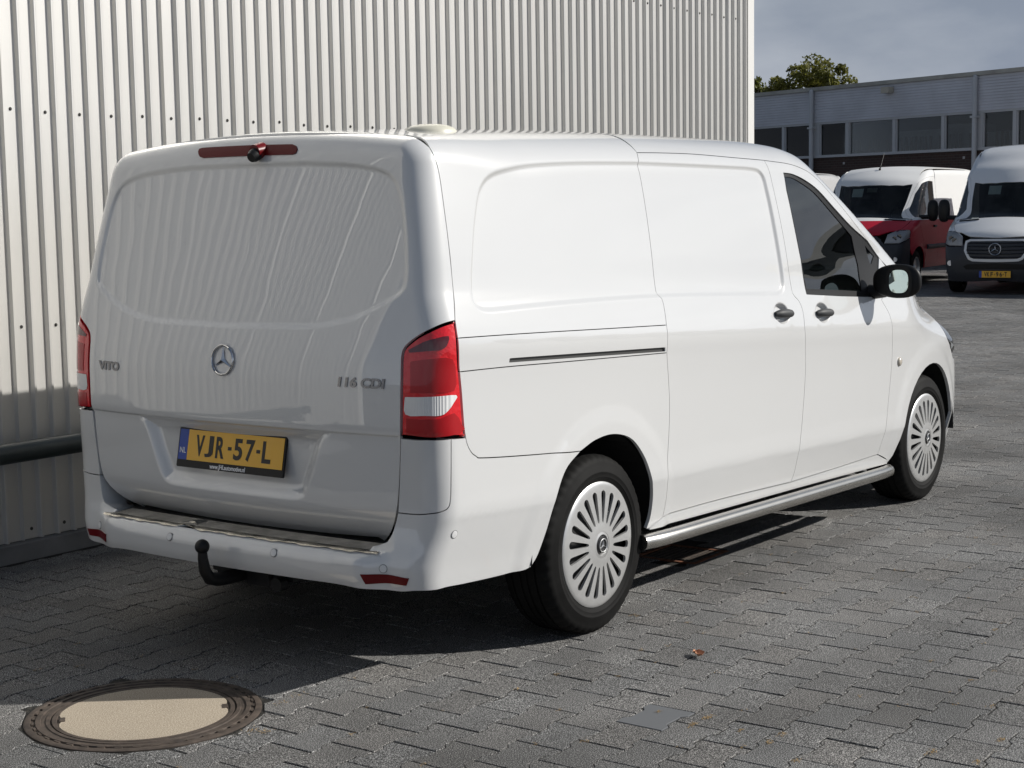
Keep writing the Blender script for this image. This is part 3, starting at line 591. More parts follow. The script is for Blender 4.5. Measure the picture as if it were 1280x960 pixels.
# badges on the tailgate
def rear_fn(yc, zc):
    def f(u, v, h_):
        O, D = C_REAR.ray(C_REAR.to2(np.array([[.1, yc-u, zc+v]]))); 
        return None
    p = onF(F1, C_REAR, [(.06, yc, zc)])[0]
    # exact y,z: march along x
    lo, hi = .0, .4
    for _ in range(24):
        m = (lo+hi)/2
        if F1(np.array([[m, yc, zc]]))[0] < 0: hi = m
        else: lo = m
    p = np.array([hi, yc, zc]); n = grad(F1, p[None])[0]; r = np.cross(np.array([0, 0, 1.]), n); r /= np.linalg.norm(r); r = -r if r[1] > 0 else r; u_ = np.cross(n, r); u_ = -u_ if u_[2] < 0 else u_
    return lambda a, b_, h_: p+r*a+u_*b_+n*h_
def star(name, fn, R, mt, parent, ring=True, tube=.075):
    b = MB(); nn = 40
    if ring:
        for k in range(nn):
            pass
        V = []; m = 8
        for k in range(nn):
            t = 2*math.pi*k/nn
            for j in range(m):
                a = 2*math.pi*j/m; rr = R*(1-tube)+R*tube*math.cos(a); V.append(fn(rr*math.cos(t), rr*math.sin(t), R*.09+R*tube*1.1*math.sin(a)))
        b.add(V, [(k*m+j, ((k+1) % nn)*m+j, ((k+1) % nn)*m+(j+1) % m, k*m+(j+1) % m) for k in range(nn) for j in range(m)])
    tip = [(R*.93*math.cos(math.radians(90+120*k)), R*.93*math.sin(math.radians(90+120*k))) for k in range(3)]
    inn = [(R*.165*math.cos(math.radians(150+120*k)), R*.165*math.sin(math.radians(150+120*k))) for k in range(3)]
    V = [fn(0, 0, R*.22)]
    for k in range(3): V += [fn(*tip[k], R*.07), fn(*inn[k], R*.04)]
    b.add(V, [(0, 1+2*k, 2+2*k) for k in range(3)]+[(0, 2+2*k, 1+2*((k+1) % 3)) for k in range(3)])
    return b.build(name, mt, parent, auto=30)
star('star_badge', rear_fn(0, 1.071), .056, MT['chrome'], van)
text_mesh('model_lettering', 'VITO', .043, rear_fn(.640, 1.019), MT['darkchrome'], van, .006, sx=1.28, bold=.0022)
text_mesh('engine_lettering', '116 CDI', .043, rear_fn(-.612, 1.017), MT['darkchrome'], van, .006, sx=1.32, bold=.0016, shear=.12)

# ------------------------------------------------------------------ bumper: step plate, reflectors, sensors, tow bar
ny, nx = 160, 9; ys = np.linspace(-.685, .685, ny); V = []
sec = [(-.002, .4535), (.001, .4570), (.007, .4588), (.020, .4590), (.036, .4592), (.075, .460), (.115, .461), (.150, .463), (.21, .470)]
for y in ys:
    x0 = .037+.05*y*y; dent = math.exp(-((y-.215)/.038)**2)
    for j, (dx, z) in enumerate(sec):
        wob = .0016*math.sin(37*y+j)+.0012*math.sin(91*y+2*j); k = 1 if j < 5 else max(0, 1-(j-4)*.4)
        V.append((x0+dx+k*(wob+.030*dent), y, z+k*(wob*.8+(.010 if j > 2 else -.004)*dent)))
quad = lambda j0, j1: [(i*nx+j, i*nx+j+1, (i+1)*nx+j+1, (i+1)*nx+j) for i in range(ny-1) for j in range(j0, j1)]
step = mesh('step_plate', V, quad(3, 8), MT['dull_alu'], van, smooth=True)
mesh('step_lip', V, quad(0, 3), MT['bright_lip'], step, smooth=True)
for k in range(7):
    b = MB(); xx = .062+.013*k; b.tube([(xx+.05*y*y, y, .4608+.0002*k*1.5) for y in np.linspace(-.64, .64, 40)], .0028, 6); b.build('step_ridge', MT['dull_alu'], step, auto=50)
refl = pix(FB, [(450,717.5),(511,722.6),(508,731.5),(457,729.8)])
panel(F=FB, ch=C_REAR, outline=refl, name='rear_reflector', mt=MT['brakelens'], parent=van, both=True, h=.01, off=.003, gap=0, flange=.008)
sens_r = mat('sensor_white', (.72, .72, .72), .35)
for p in ((342, 691), (479, 711), (568, 668)):
    c_ = pix(FB, [p])[0]; n = grad(FB, c_[None])[0]
    for s in (1, -1):
        cc, n_ = c_*(1, s, 1), n*(1, s, 1)
        b = MB(); b.tube([cc-n_*.004, cc+n_*.0018, cc+n_*.0022], [.0125, .0125, .010], 20); o = b.build('parking_sensor', sens_r, van, auto=40)
        b = MB(); b.tube([cc-n_*.004, cc+n_*.0006], [.0155, .0150], 20); b.build('sensor_ring', mat('sensor_ring_grey', (.25, .25, .25), .5), o, auto=40)
tb = pon(252, 684, 0, -.085); tb[1] = 0.0; tb = np.array([-.078, .0, .428])
b = MB(); b.tube([(.25, 0, .30), (.05, 0, .296), (-.010, 0, .298), (-.050, 0, .310), (-.070, 0, .342), (-.077, 0, .385), (-.078, 0, .412)], [.026, .026, .025, .023, .021, .018, .016], 16)
tow = b.build('tow_bar', MT['black'], van, auto=50)
bm = bmesh.new(); bmesh.ops.create_uvsphere(bm, u_segments=20, v_segments=14, radius=.026); me = bpy.data.meshes.new('tow_ball'); bm.to_mesh(me); bm.free(); me.materials.append(MT['black']); me.polygons.foreach_set('use_smooth', [True]*len(me.polygons))
o = link('tow_ball', me, tow); o.location = tb
b = MB(); b.box((.10, -.14, .265), (.14, -.03, .315)); b.box((.12, -.24, .29), (.17, .16, .312)); b.tube([(.075, -.20, .285), (.11, -.20, .285)], .026); b.build('tow_socket', MT['black'], tow)

# ------------------------------------------------------------------ handles, repeater, mirror, side bar, roof cap
for hnd in HAND:
    for s in (1, -1):
        n = grad(F0, hnd[None])[0]; c0 = hnd+n*.006+np.array([.012, 0, -.004]); P = []; R_ = []
        for t in np.linspace(-1, 1, 13):
            q = c0+np.array([.078*t, 0, -.004*t]); q = q+n*(.011*(1-abs(t)**3)); q[1] *= s; P.append(q); R_.append(.019*(1-.45*abs(t)**4))
        b = MB(); b.tube(P, R_, 12); b.build('door_handle', MT['plastic_grey'], van, auto=60)
rp = pix(F0, [(1124, 452)])[0]; n = grad(F0, rp[None])[0]
for s in (1, -1):
    cc, n_ = rp*(1, s, 1), n*(1, s, 1); b = MB(); b.tube([cc-n_*.006, cc+n_*.006, cc+n_*.011, cc+n_*.0125], [.024, .022, .014, .003], 20); b.build('side_repeater', mat('clear_repeater', (.55, .5, .42), .15, coat=1), van, auto=60)
def mirror_cap(s):
    c_ = np.array([3.54, -1.045, 1.201]); bm = bmesh.new(); bmesh.ops.create_uvsphere(bm, u_segments=32, v_segments=20, radius=1.)
    for v in bm.verts:
        x, y, z = v.co; q = 2.7; nr = (abs(y)**q+abs(z)**q)**(1/q); r2 = math.hypot(y, z); f = r2/nr if nr > 1e-6 else 1
        y, z = y*f, z*f; z *= 1-.10*(y > 0)*y
        X = .085*x if x > 0 else .03*x; v.co = Vector((c_[0]+X, c_[1]+y*.118, c_[2]+z*.083))
        v.co.x += -.10*(v.co.y-c_[1])
    for v in bm.verts: v.co.y *= s
    me = bpy.data.meshes.new('mirror_housing'); bm.to_mesh(me); bm.free(); me.materials.append(MT['black']); me.polygons.foreach_set('use_smooth', [True]*len(me.polygons))
    if s < 0: me.flip_normals()
    hsg = link('mirror_housing', me, van)
    nseg = 36; V = []
    for rr, dx in ((1.40, -.0325), (1.05, -.0355), (1.0, -.0335)):
        for k in range(nseg):
            t = 2*math.pi*k/nseg; y, z = rr*math.cos(t), rr*math.sin(t); nr = (abs(y)**3+abs(z)**3)**(1/3); f = math.hypot(y, z)/nr
            y, z = y*f, z*f; yy = c_[1]-.022+y*.047; V.append((c_[0]+dx-.10*(yy-c_[1]), s*yy, c_[2]+z*.056))
    ringf = [(j*nseg+k, j*nseg+(k+1) % nseg, (j+1)*nseg+(k+1) % nseg, (j+1)*nseg+k) for j in range(2) for k in range(nseg)]
    mesh('mirror_bezel', V, ringf, MT['black'], hsg, smooth=True)
    mesh('mirror_glass', V[2*nseg:], [tuple(range(nseg))[::-1 if s > 0 else 1]], MT['mirror'], hsg)
    b = MB(); b.tube([(3.56, s*-.87, 1.145), (3.56, s*-.92, 1.145), (3.56, s*-.98, 1.15)], [.04, .035, .03], 12); b.build('mirror_arm', MT['black'], hsg, auto=50)
for s in (1, -1): mirror_cap(s)
for s in (1, -1):
    b = MB(); P = crom([(1.345, s*-.925, .288), (1.50, s*-.955, .289), (2.0, s*-.965, .281), (2.8, s*-.965, .262), (3.55, s*-.955, .240), (3.735, s*-.93, .231)], 8)
    b.tube(P, .030, 20); bar = b.build('side_bar', MT['steel'], van, auto=40)
    for xx in (1.62, 2.55, 3.45):
        b = MB(); b.tube([(xx, s*-.95, .285-.022*(xx-1.5)), (xx, s*-.80, .295)], .016, 10); b.build('bar_bracket', MT['black'], bar)
    b = MB(); b.tube([P[-1]+(.0005, 0, 0), P[-1]+(.004, 0, 0)], [.031, .026], 20); b.build('bar_end_cap', MT['steel'], bar, auto=40)
dc = np.array([.655, -.47, 0]); dcz = onF(F0, C_TOP, [(dc[0], dc[1], 0)])[0][2]-.016
b = MB(); b.lathe([(.001, .038), (.04, .0365), (.066, .032), (.086, .024), (.097, .013), (.099, .004), (.092, -.004), (.090, -.04)], 40, 'z', (dc[0], dc[1], dcz)); b.build('roof_ventilator', MT['cream'], van, auto=35)

# ------------------------------------------------------------------ wheels
def tyre_mesh(Rt, Wd, Rr, seg=200, tread=True):
    """profile across the tyre: list of (y, r); y = 0 outer side, grows inward"""
    pr = [(.016, Rr-.004), (.006, Rr+.006), (.0025, Rr+.018), (.0005, Rr+.020), (.000, Rr+.034), (-.0015, Rr+.036), (-.0015, Rr+.040), (.000, Rr+.042), (.001, Rr+.056), (.0025, Rr+.058), (.004, Rr+.072), (.012, Rt-.017), (.022, Rt-.008), (.036, Rt-.0025)]
    gro = [.060, .098, .127, .165] if tread else []
    y = .036
    for g in gro: pr += [(g-.005, Rt-.0005), (g-.0045, Rt-.008), (g+.0045, Rt-.008), (g+.005, Rt-.0005)]
    pr += [(Wd-.036, Rt-.0025), (Wd-.022, Rt-.008), (Wd-.012, Rt-.017), (Wd-.002, Rr+.06), (Wd-.004, Rr+.02), (Wd-.016, Rr-.004)]
    V = []; m = len(pr)
    for k in range(seg):
        t = 2*math.pi*k/seg
        for j, (yy, r) in enumerate(pr):
            if tread and k % 4 == 0 and (j in (11, 12, 13) or j in (m-6, m-5, m-4)): r -= .006 if j not in (11, m-4) else .003
            if tread and k % 4 == 2 and 14 <= j < m-6 and r > Rt-.004: r -= .0015
            V.append((r*math.cos(t), yy, r*math.sin(t)))
    Fc = [(k*m+j, ((k+1) % seg)*m+j, ((k+1) % seg)*m+j+1, k*m+j+1) for k in range(seg) for j in range(m-1)]
    return V, Fc
def cap_mesh(R, ns=20):
    rr = np.array([.050, .060, .074, .084, .090, .098, .112, .126, .140, .154, .168, .182, .193, .199, .203, .207, .214, .224, .232, .2355, .236])*R/.236
    dome = pch(np.array([0, .05, .09, .14, .19, .215, .2355, .236])*R/.236, [-.006, -.007, -.003, .000, .0035, .006, .012, .024])
    def hw(r):
        q = (r/R*.236-.082)/(.204-.082)
        if q <= 0 or q >= 1: return 0.
        return math.radians(3.7+.9*q)*min(1, (1-abs(2*q-1)**14))
    fr = [-1, -.7, 0, .7, 1]; V = []; cols = []; Fc = []; m = len(rr); per = 8
    for k in range(ns):
        c0 = 2*math.pi*(k+.5)/ns; hs = math.pi/ns
        for ci in range(per):
            for r in rr:
                h_ = max(hw(r), math.radians(1.0)); a = [-hs, -(hs+h_)/2, -h_, -h_*.5, 0, h_*.5, h_, (hs+h_)/2][ci]
                V.append((r*math.cos(c0+a), float(dome(r)), r*math.sin(c0+a)))
    n = ns*per; wall = []
    i0, i1 = 3, 14
    for k in range(n):
        ci = k % per
        for j in range(m-1):
            if ci in (2, 3, 4, 5) and i0 <= j < i1: continue
            Fc.append((k*m+j, ((k+1) % n)*m+j, ((k+1) % n)*m+j+1, k*m+j+1))
    # slot walls, turned inwards
    V = list(V); 
    for s_ in range(ns):
        k0 = s_*per
        lp = [((k0+2)*m+j) for j in range(i0, i1+1)]+[((k0+c)*m+i1) for c in (3, 4, 5)]+[((k0+6)*m+j) for j in range(i1, i0-1, -1)]+[((k0+c)*m+i0) for c in (5, 4, 3)]
        base = len(V)
        for i in lp: x, y, z = V[i]; V.append((x, y+.010, z))
        L = len(lp); Fc += [(lp[i], lp[(i+1) % L], base+(i+1) % L, base+i) for i in range(L)]
    return V, Fc
def wheel(hx, s, proto=[None]):
    root = empty('wheel_tmp'); bpy.data.objects.remove(root)
    tr = MB(); V, Fc = tyre_mesh(.3375, .222, .2335)
    y0 = -.925; P = np.array(V); 
    W = np.stack([hx+P[:, 0], (y0+.004+P[:, 1])*1., .3335+P[:, 2]], 1)
    low_ = W[:, 2] < .0015; W[low_, 2] = .0015
    bulge = np.clip((.06-W[:, 2])/.06, 0, 1)*.006; W[:, 1] += np.where(P[:, 1] < .03, -bulge, np.where(P[:, 1] > .19, bulge, 0))
    W[:, 1] *= -s if s > 0 else 1
    Fc = Fc if s < 0 else [tuple(f)[::-1] for f in Fc]
    ty = mesh('tyre', W, Fc, MT['rubber'], van, auto=38)
    V, Fc = cap_mesh(.236); P = np.array(V); W = np.stack([hx+P[:, 0], (y0-.002+P[:, 1])*(1 if s < 0 else -1), .3335+P[:, 2]], 1)
    cp = mesh('hubcap', W, Fc if s < 0 else [tuple(f)[::-1] for f in Fc], MT['capsilver'], ty, auto=32)
    yy = lambda v: (y0+v)*(1 if s < 0 else -1)
    b = MB(); b.lathe([(.001, yy(.020)), (.09, yy(.024)), (.12, yy(.034)), (.20, yy(.045)), (.232, yy(.03)), (.234, yy(.16))], 40, 'y', (hx, 0, .3335)); b.build('steel_rim', MT['darksteel'], ty, smooth=True)
    b = MB(); b.lathe([(.001, yy(-.0125)), (.030, yy(-.012)), (.033, yy(-.008)), (.036, yy(-.004))], 32, 'y', (hx, 0, .3335)); bd = b.build('cap_centre', MT['darksteel'], cp, auto=30)
    b = MB(); b.lathe([(.036, yy(-.003)), (.040, yy(-.0105)), (.0505, yy(-.008)), (.0535, yy(-.004))], 32, 'y', (hx, 0, .3335)); b.build('cap_ring', MT['capsilver'], cp, auto=30)
    fn = (lambda u, v, h_: np.array([hx+u, y0-.0125-h_, .3335+v])) if s < 0 else (lambda u, v, h_: np.array([hx-u, -y0+.0125+h_, .3335+v]))
    star('cap_star', fn, .026, MT['capsilver'], cp)
for hx, _ in HUBS:
    for s in (-1, 1): wheel(hx, s)
# ------------------------------------------------------------------ paved yard
def stone_mat(name, dark, midc, light, scale=300., tone=True, rough=.86, stain=.35):
    m = bpy.data.materials.new(name); m.use_nodes = True; t = m.node_tree; b = t.nodes['Principled BSDF']; L = t.links.new
    b.inputs['Roughness'].default_value = rough; b.inputs['Specular IOR Level'].default_value = .35
    g = t.nodes.new('ShaderNodeNewGeometry'); n = t.nodes.new('ShaderNodeTexNoise'); n.inputs['Scale'].default_value = scale; n.inputs['Detail'].default_value = 2.5; n.inputs['Roughness'].default_value = .65
    L(g.outputs['Position'], n.inputs['Vector'])
    r = t.nodes.new('ShaderNodeValToRGB'); e = r.color_ramp.elements; e[0].position = .41; e[0].color = (*dark, 1); e[1].position = .645; e[1].color = (*light, 1)
    x = e.new(.52); x.color = (*midc, 1); L(n.outputs['Fac'], r.inputs[0])
    n2 = t.nodes.new('ShaderNodeTexNoise'); n2.inputs['Scale'].default_value = .8; n2.inputs['Detail'].default_value = 8; n2.inputs['Roughness'].default_value = .6; L(g.outputs['Position'], n2.inputs['Vector'])
    mr = t.nodes.new('ShaderNodeMapRange'); mr.inputs[1].default_value = .3; mr.inputs[2].default_value = .7; mr.inputs[3].default_value = 1-stain; mr.inputs[4].default_value = 1+stain*.6; L(n2.outputs['Fac'], mr.inputs[0])
    mm = t.nodes.new('ShaderNodeMixRGB'); mm.blend_type = 'MULTIPLY'; mm.inputs[0].default_value = 1; L(r.outputs[0], mm.inputs[1]); L(mr.outputs[0], mm.inputs[2]); last = mm
    if tone:
        a = t.nodes.new('ShaderNodeAttribute'); a.attribute_name = 'tone'; m2 = t.nodes.new('ShaderNodeMixRGB'); m2.blend_type = 'MULTIPLY'; m2.inputs[0].default_value = 1
        L(last.outputs[0], m2.inputs[1]); L(a.outputs['Color'], m2.inputs[2]); last = m2
    L(last.outputs[0], b.inputs['Base Color'])
    bp = t.nodes.new('ShaderNodeBump'); bp.inputs['Strength'].default_value = .55; bp.inputs['Distance'].default_value = .0022; L(n.outputs['Fac'], bp.inputs['Height']); L(bp.outputs[0], b.inputs['Normal'])
    return m
M_PAVE = stone_mat('exposed_aggregate_paver', (.020, .0197, .0195), (.100, .0985, .096), (.56, .55, .53), 300., stain=.45)
M_PLAIN = mat('smooth_grey_paver', (.115, .120, .126), .8, bump=(500, .3, .001))
M_JOINT = stone_mat('joint_soil', (.006, .0058, .0055), (.017, .016, .0145), (.065, .06, .05), 160., tone=False)
ground = mesh('ground', [(-140, -160, -.0038), (260, -160, -.0038), (260, 160, -.0038), (-140, 160, -.0038)], [(0, 1, 2, 3)], M_JOINT); tag(ground, kind='structure')
PL, PW, YA, XA = .2085, .1525, -2.2225, 1.0195
MHC, MHR = np.array([-.557, -.222]), .372
Lh, we, ww = PL/2-.0031, PW/2+.0085-.0028, PW/2-.0085-.0028
PROF = [(-Lh, -we), (-Lh+.041, -we), (-Lh+.060, -ww), (Lh-.060, -ww), (Lh-.041, -we), (Lh, -we), (Lh, we), (Lh-.041, we), (Lh-.060, ww), (-Lh+.060, ww), (-Lh+.041, we), (-Lh, we)]
def inset2(P, d):
    P = np.array(P); n = len(P); o = []
    for i in range(n):
        a, b_, c = P[i-1], P[i], P[(i+1) % n]; e1 = (b_-a)/np.linalg.norm(b_-a); e2 = (c-b_)/np.linalg.norm(c-b_); n1 = np.array([-e1[1], e1[0]]); n2_ = np.array([-e2[1], e2[0]]); bi = n1+n2_; bi /= max(bi @ bi/2, .6); o.append(b_+bi*d)
    return np.array(o)
def stone_geo(poly, ch=.0016, deep=True):
    n = len(poly); a = inset2(poly, ch); V = [(x, y, 0) for x, y in a]+[(x, y, -ch) for x, y in poly]; Fc = [tuple(range(n))]+[(n+i, n+(i+1) % n, (i+1) % n, i) for i in range(n)]
    if deep: V += [(x, y, -.0155) for x, y in poly]; Fc += [(2*n+i, 2*n+(i+1) % n, n+(i+1) % n, n+i) for i in range(n)]
    return np.array(V, float), Fc
V0, F0_ = stone_geo(PROF); V0[:, 2] -= 0; V1, F1_ = stone_geo(PROF, .002, False); V1[12:, 2] = -.006
def clip_half(poly, p0, n):                  # keep the side where (p - p0) . n > 0
    o = []; m = len(poly)
    for i in range(m):
        a, b_ = np.array(poly[i]), np.array(poly[(i+1) % m]); da, db = (a-p0) @ n, (b_-p0) @ n
        if da > 0: o.append(a)
        if da*db < 0: o.append(a+(b_-a)*da/(da-db))
    return o
def set_tone(me, val):
    at = me.attributes.new('tone', 'FLOAT_COLOR', 'POINT'); v = np.ones((len(me.vertices), 4), np.float32); v[:, :3] = np.asarray(val, np.float32).reshape(-1, 3) if np.ndim(val) > 1 else np.asarray(val, np.float32); at.data.foreach_set('color', v.ravel())
tones = [(t, t*c, t*c*c) for t, c in ((1.0, 1.0), (.95, 1.0), (1.05, .99), (.97, 1.01), (1.09, 1.0), (.90, .99), (1.03, .98), (.96, 1.01))]
protos = []
for k in range(8):
    me = bpy.data.meshes.new('paver'); me.from_pydata([tuple(v) for v in V0], [], F0_); me.materials.append(M_PAVE); set_tone(me, tones[k]); protos.append(me)
DRAIN = [pon(*p, 2, 0)[:2] for p in ((866, 705), (910, 689), (880, 681), (838, 696))]
dr_c = np.array([2.393, -.495]); 
stones = []; odd = pon(848, 905, 2, 0)[:2]; cut = []
for j in range(int((-13-YA)/PW), int((15.0-YA)/PW)+1):
    yc = YA+j*PW
    for i in range(-22, 150):
        xc = XA+PL/2+i*PL+(PL/2 if j % 2 else 0)
        if yc > 1.93 and xc < 8.12: continue
        c = np.array([xc, yc]); d = c-CAM_POS[:2]; dep = d @ CR[2][:2]/np.linalg.norm(CR[2][:2]); lat = d @ np.array([CR[2][1], -CR[2][0]])/np.linalg.norm(CR[2][:2])
        if dep < 1.2 or abs(lat) > .42*dep+1.2: continue
        dm = np.linalg.norm(c-MHC)
        if dm < MHR+.125:
            if dm < MHR-.10: continue
            n = (c-MHC)/dm; P = [np.array(p)+c for p in PROF]; P = clip_half(P, MHC+n*(MHR+.005), n)
            if len(P) > 2:
                A = np.array(P); ar = abs(np.sum(A[:, 0]*np.roll(A[:, 1], -1)-np.roll(A[:, 0], -1)*A[:, 1]))/2
                if ar > .003: cut.append(P)
            continue
        if abs(xc-dr_c[0]) < .21 and abs(yc-dr_c[1]) < .19: continue
        X = np.array([xc, yc, 0.])-CAM_POS; q = CR @ X; u, v = 640+FPX*q[0]/q[2], 480-FPX*q[1]/q[2]
        vis = 0 <= u <= 1280 and 0 <= v <= 960 and not (0 < xc < 5 and -.85 < yc < 1.95)
        stones.append((xc, yc, dep, vis))
odd = min(stones, key=lambda s_: np.hypot(s_[0]-odd[0]-.0, s_[1]-odd[1]))[:2]
near = sorted([s_ for s_ in stones if s_[3]], key=lambda s_: s_[2])[:296]; nearset = {(a, b_) for a, b_, *_ in near}
for a, b_, dep, _ in near:
    o = link('paver', protos[rng.randrange(8)], ground); o.location = (a, b_, rng.uniform(-.0012, .0009)); o.rotation_euler = (rng.gauss(0, .004), rng.gauss(0, .004), rng.gauss(0, .006))
    if (a, b_) == tuple(odd):
        me = protos[0].copy(); me.materials.clear(); me.materials.append(M_PLAIN); o.data = me; o['label'] = 'smooth plain grey paver'
for P in cut:
    V, Fc = stone_geo(P, .003); c = V.mean(0); o = mesh('cut_paver', V-[c[0], c[1], 0], Fc, M_PAVE, ground); o.location = (c[0], c[1], rng.uniform(-.002, .001)); set_tone(o.data, tones[rng.randrange(8)])
VV, FF, TT = [], [], []; base = 0
for a, b_, dep, _ in stones:
    if (a, b_) in nearset: continue
    V, Fc = (V0, F0_) if dep < 9 else (V1, F1_)
    tx, ty_, rz = rng.gauss(0, .004), rng.gauss(0, .004), rng.gauss(0, .006); c, s_ = math.cos(rz), math.sin(rz)
    W = np.stack([a+V[:, 0]*c-V[:, 1]*s_, b_+V[:, 0]*s_+V[:, 1]*c, V[:, 2]+V[:, 0]*tx+V[:, 1]*ty_+rng.uniform(-.0012, .0009)], 1)
    VV.append(W); FF += [tuple(k+base for k in f) for f in Fc]; base += len(W); TT.append(np.tile(tones[rng.randrange(8)], (len(W), 1)))
fld = mesh('paver_field', np.vstack(VV), FF, M_PAVE, ground); fld['kind'] = 'stuff'; set_tone(fld.data, np.vstack(TT))
# beyond the laid stones the same surface goes on, too far to tell stones apart
M_FAR = stone_mat('far_paving', (.045, .044, .042), (.105, .102, .098), (.24, .235, .225), 9., tone=False)
xf = XA+150*PL
ringv = [(32.2, -60, -.0020), (120, -60, -.0020), (120, 80, -.0020), (32.2, 80, -.0020)]
b = MB(); b.add(ringv, [(0, 1, 2, 3)]); b.add([(-60, -60, -.0020), (32.195, -60, -.0020), (32.195, -13.2, -.0020), (-60, -13.2, -.0020)], [(0, 1, 2, 3)]); b.add([(-60, -13.19, -.0020), (-4.2, -13.19, -.0020), (-4.2, 30, -.0020), (-60, 30, -.0020)], [(0, 1, 2, 3)]); b.add([(8.2, 15.1, -.0020), (32.19, 15.1, -.0020), (32.19, 40, -.0020), (8.2, 40, -.0020)], [(0, 1, 2, 3)])
fp = b.build('pavement', M_FAR); tag(fp, kind='structure')
# moss and straw caught in the joints
VV, FF = [], []
def tuft(x, y, n, sp):
    for _ in range(n):
        a = rng.uniform(0, 6.28); l = rng.uniform(.004, .013); px_, py_ = x+rng.gauss(0, sp), y+rng.gauss(0, sp*.5); d = np.array([math.cos(a), math.sin(a)]); wv = np.array([-d[1], d[0]])*.0012
        z = rng.uniform(.0005, .003); b0 = len(VV)
        for q, zz in ((d*-l/2-wv, 0), (d*-l/2+wv, 0), (d*l/2+wv*.5, z), (d*l/2-wv*.5, z)): VV.append((px_+q[0], py_+q[1], zz+z))
        FF.append((b0, b0+1, b0+2, b0+3))
for p, n, sp in (((885, 897), 40, .012), ((866, 906), 40, .012), ((823, 890), 18, .008), ((925, 913), 16, .008), ((960, 929), 26, .012), ((978, 919), 22, .014), ((995, 952), 20, .012), ((1252, 925), 30, .01), ((1165, 941), 36, .014), ((1222, 952), 18, .01), ((1242, 788), 16, .01), ((1215, 850), 14, .01), ((1240, 883), 14, .01), ((795, 770), 14, .02), ((330, 915), 26, .02), ((318, 912), 22, .02), ((350, 880), 16, .02), ((370, 870), 12, .02), ((440, 918), 10, .01), ((1075, 870), 10, .01)):
    g_ = pon(*p, 2, 0); tuft(g_[0], g_[1], n, sp)
for s_ in rng.sample([s_ for s_ in stones if s_[3] and s_[2] < 8], 70): tuft(s_[0]+rng.choice((-1, 1))*PL/2, s_[1]+rng.uniform(-.08, .08), rng.randint(3, 9), .011)
ms = mesh('moss', VV, FF, mat('straw_moss', (.30, .20, .085), .9, var=(60, .5))); tag(ms, 'dry straw and moss bits in the paving joints', 'moss', kind='stuff')

# ------------------------------------------------------------------ manhole cover
M_IRON = mat('rusty_cast_iron', (.066, .050, .039), .75, var=(25, .4), bump=(140, .5, .002))
M_CONC = stone_mat('concrete_fill', (.30, .25, .19), (.44, .37, .28), (.62, .55, .44), 260., tone=False, stain=.18)
mh = empty('manhole_cover', (MHC[0], MHC[1], 0), label='round cast iron manhole cover with sand coloured concrete filling', cat='manhole')
prof = [(.372, -.015), (.372, .000), (.366, .003), (.352, .003), (.350, -.002), (.338, -.002), (.336, .003), (.322, .003), (.320, -.001), (.306, -.001), (.304, .002), (.292, .002), (.2905, -.010), (.287, -.010), (.2855, .001), (.272, .001), (.270, -.003)]
b = MB(); b.lathe(prof, 96, 'z'); b.build('iron_frame', M_IRON, mh, auto=30)
nC = 72; Rc = []
for k in range(nC):
    t = 2*math.pi*k/nC; bite = .018*math.exp(-((((t-2.45+math.pi) % (2*math.pi))-math.pi)/.13)**2)+.014*math.exp(-((((t-5.55+math.pi) % (2*math.pi))-math.pi)/.16)**2)
    Rc.append(.2705-bite)
b = MB(); b.add([(0, 0, .0005)]+[(Rc[k]*math.cos(2*math.pi*k/nC), Rc[k]*math.sin(2*math.pi*k/nC), .0) for k in range(nC)], [(0, 1+k, 1+(k+1) % nC) for k in range(nC)]); b.build('concrete_fill', M_CONC, mh)
b = MB(); b.lathe([(.2715, -.0035), (.001, -.0035)], 48, 'z'); b.build('iron_lid', M_IRON, mh)
for k in range(40):
    t = 2*math.pi*k/40; b = MB(); R_ = (np.array([[math.cos(t), -math.sin(t), 0], [math.sin(t), math.cos(t), 0], [0, 0, 1]]), np.zeros(3))
    b.box((.3405, -.012, -.0015), (.3475, .012, .0035), R_); b.build('iron_cleat', M_IRON, mh)
for k in (2.45, 5.55):
    b = MB(); R_ = (np.array([[math.cos(k), -math.sin(k), 0], [math.sin(k), math.cos(k), 0], [0, 0, 1]]), np.zeros(3)); b.box((.245, -.02, -.003), (.262, .02, .002), R_); b.build('lifting_eye', M_IRON, mh)

# ------------------------------------------------------------------ drain beside the side bar, fallen leaf
M_RUST = mat('rust', (.16, .062, .030), .85, var=(30, .5), bump=(90, .6, .003))
dg = empty('drain_grate', (dr_c[0], dr_c[1], 0), label='rusty square drain grate set in the paving below the side bar', cat='drain')
b = MB(); s_ = .16
for lo, hi in (((-s_, -s_, -.012), (s_, -s_+.022, .002)), ((-s_, s_-.022, -.012), (s_, s_, .002)), ((-s_, -s_+.0225, -.012), (-s_+.022, s_-.0225, .002)), ((s_-.022, -s_+.0225, -.012), (s_, s_-.0225, .002))): b.box(lo, hi)
b.build('grate_frame', M_RUST, dg)
for k in range(9):
    b = MB(); y = -s_+.042+k*.0295; b.box((-s_+.0225, y-.008, -.012), (s_-.0225, y+.008, -.001)); b.build('grate_bar', M_IRON, dg)
lp = pon(873, 821, 2, 0); n_, m_ = 9, 5; V = []
for i in range(n_):
    for j in range(m_):
        t, s2 = i/(n_-1)*2-1, j/(m_-1)*2-1; wd = .017*(1-t*t)**.6*(1+.25*math.sin(9*t)); V.append((.032*t, s2*wd, .006+.016*s2*s2*(1-t*t)+.010*t*t+.003*math.sin(7*t+3*s2)))
lf = mesh('fallen_leaf', V, [(i*m_+j, (i+1)*m_+j, (i+1)*m_+j+1, i*m_+j+1) for i in range(n_-1) for j in range(m_-1)], mat('dry_leaf', (.42, .20, .11), .7, var=(120, .4)), None, smooth=True)
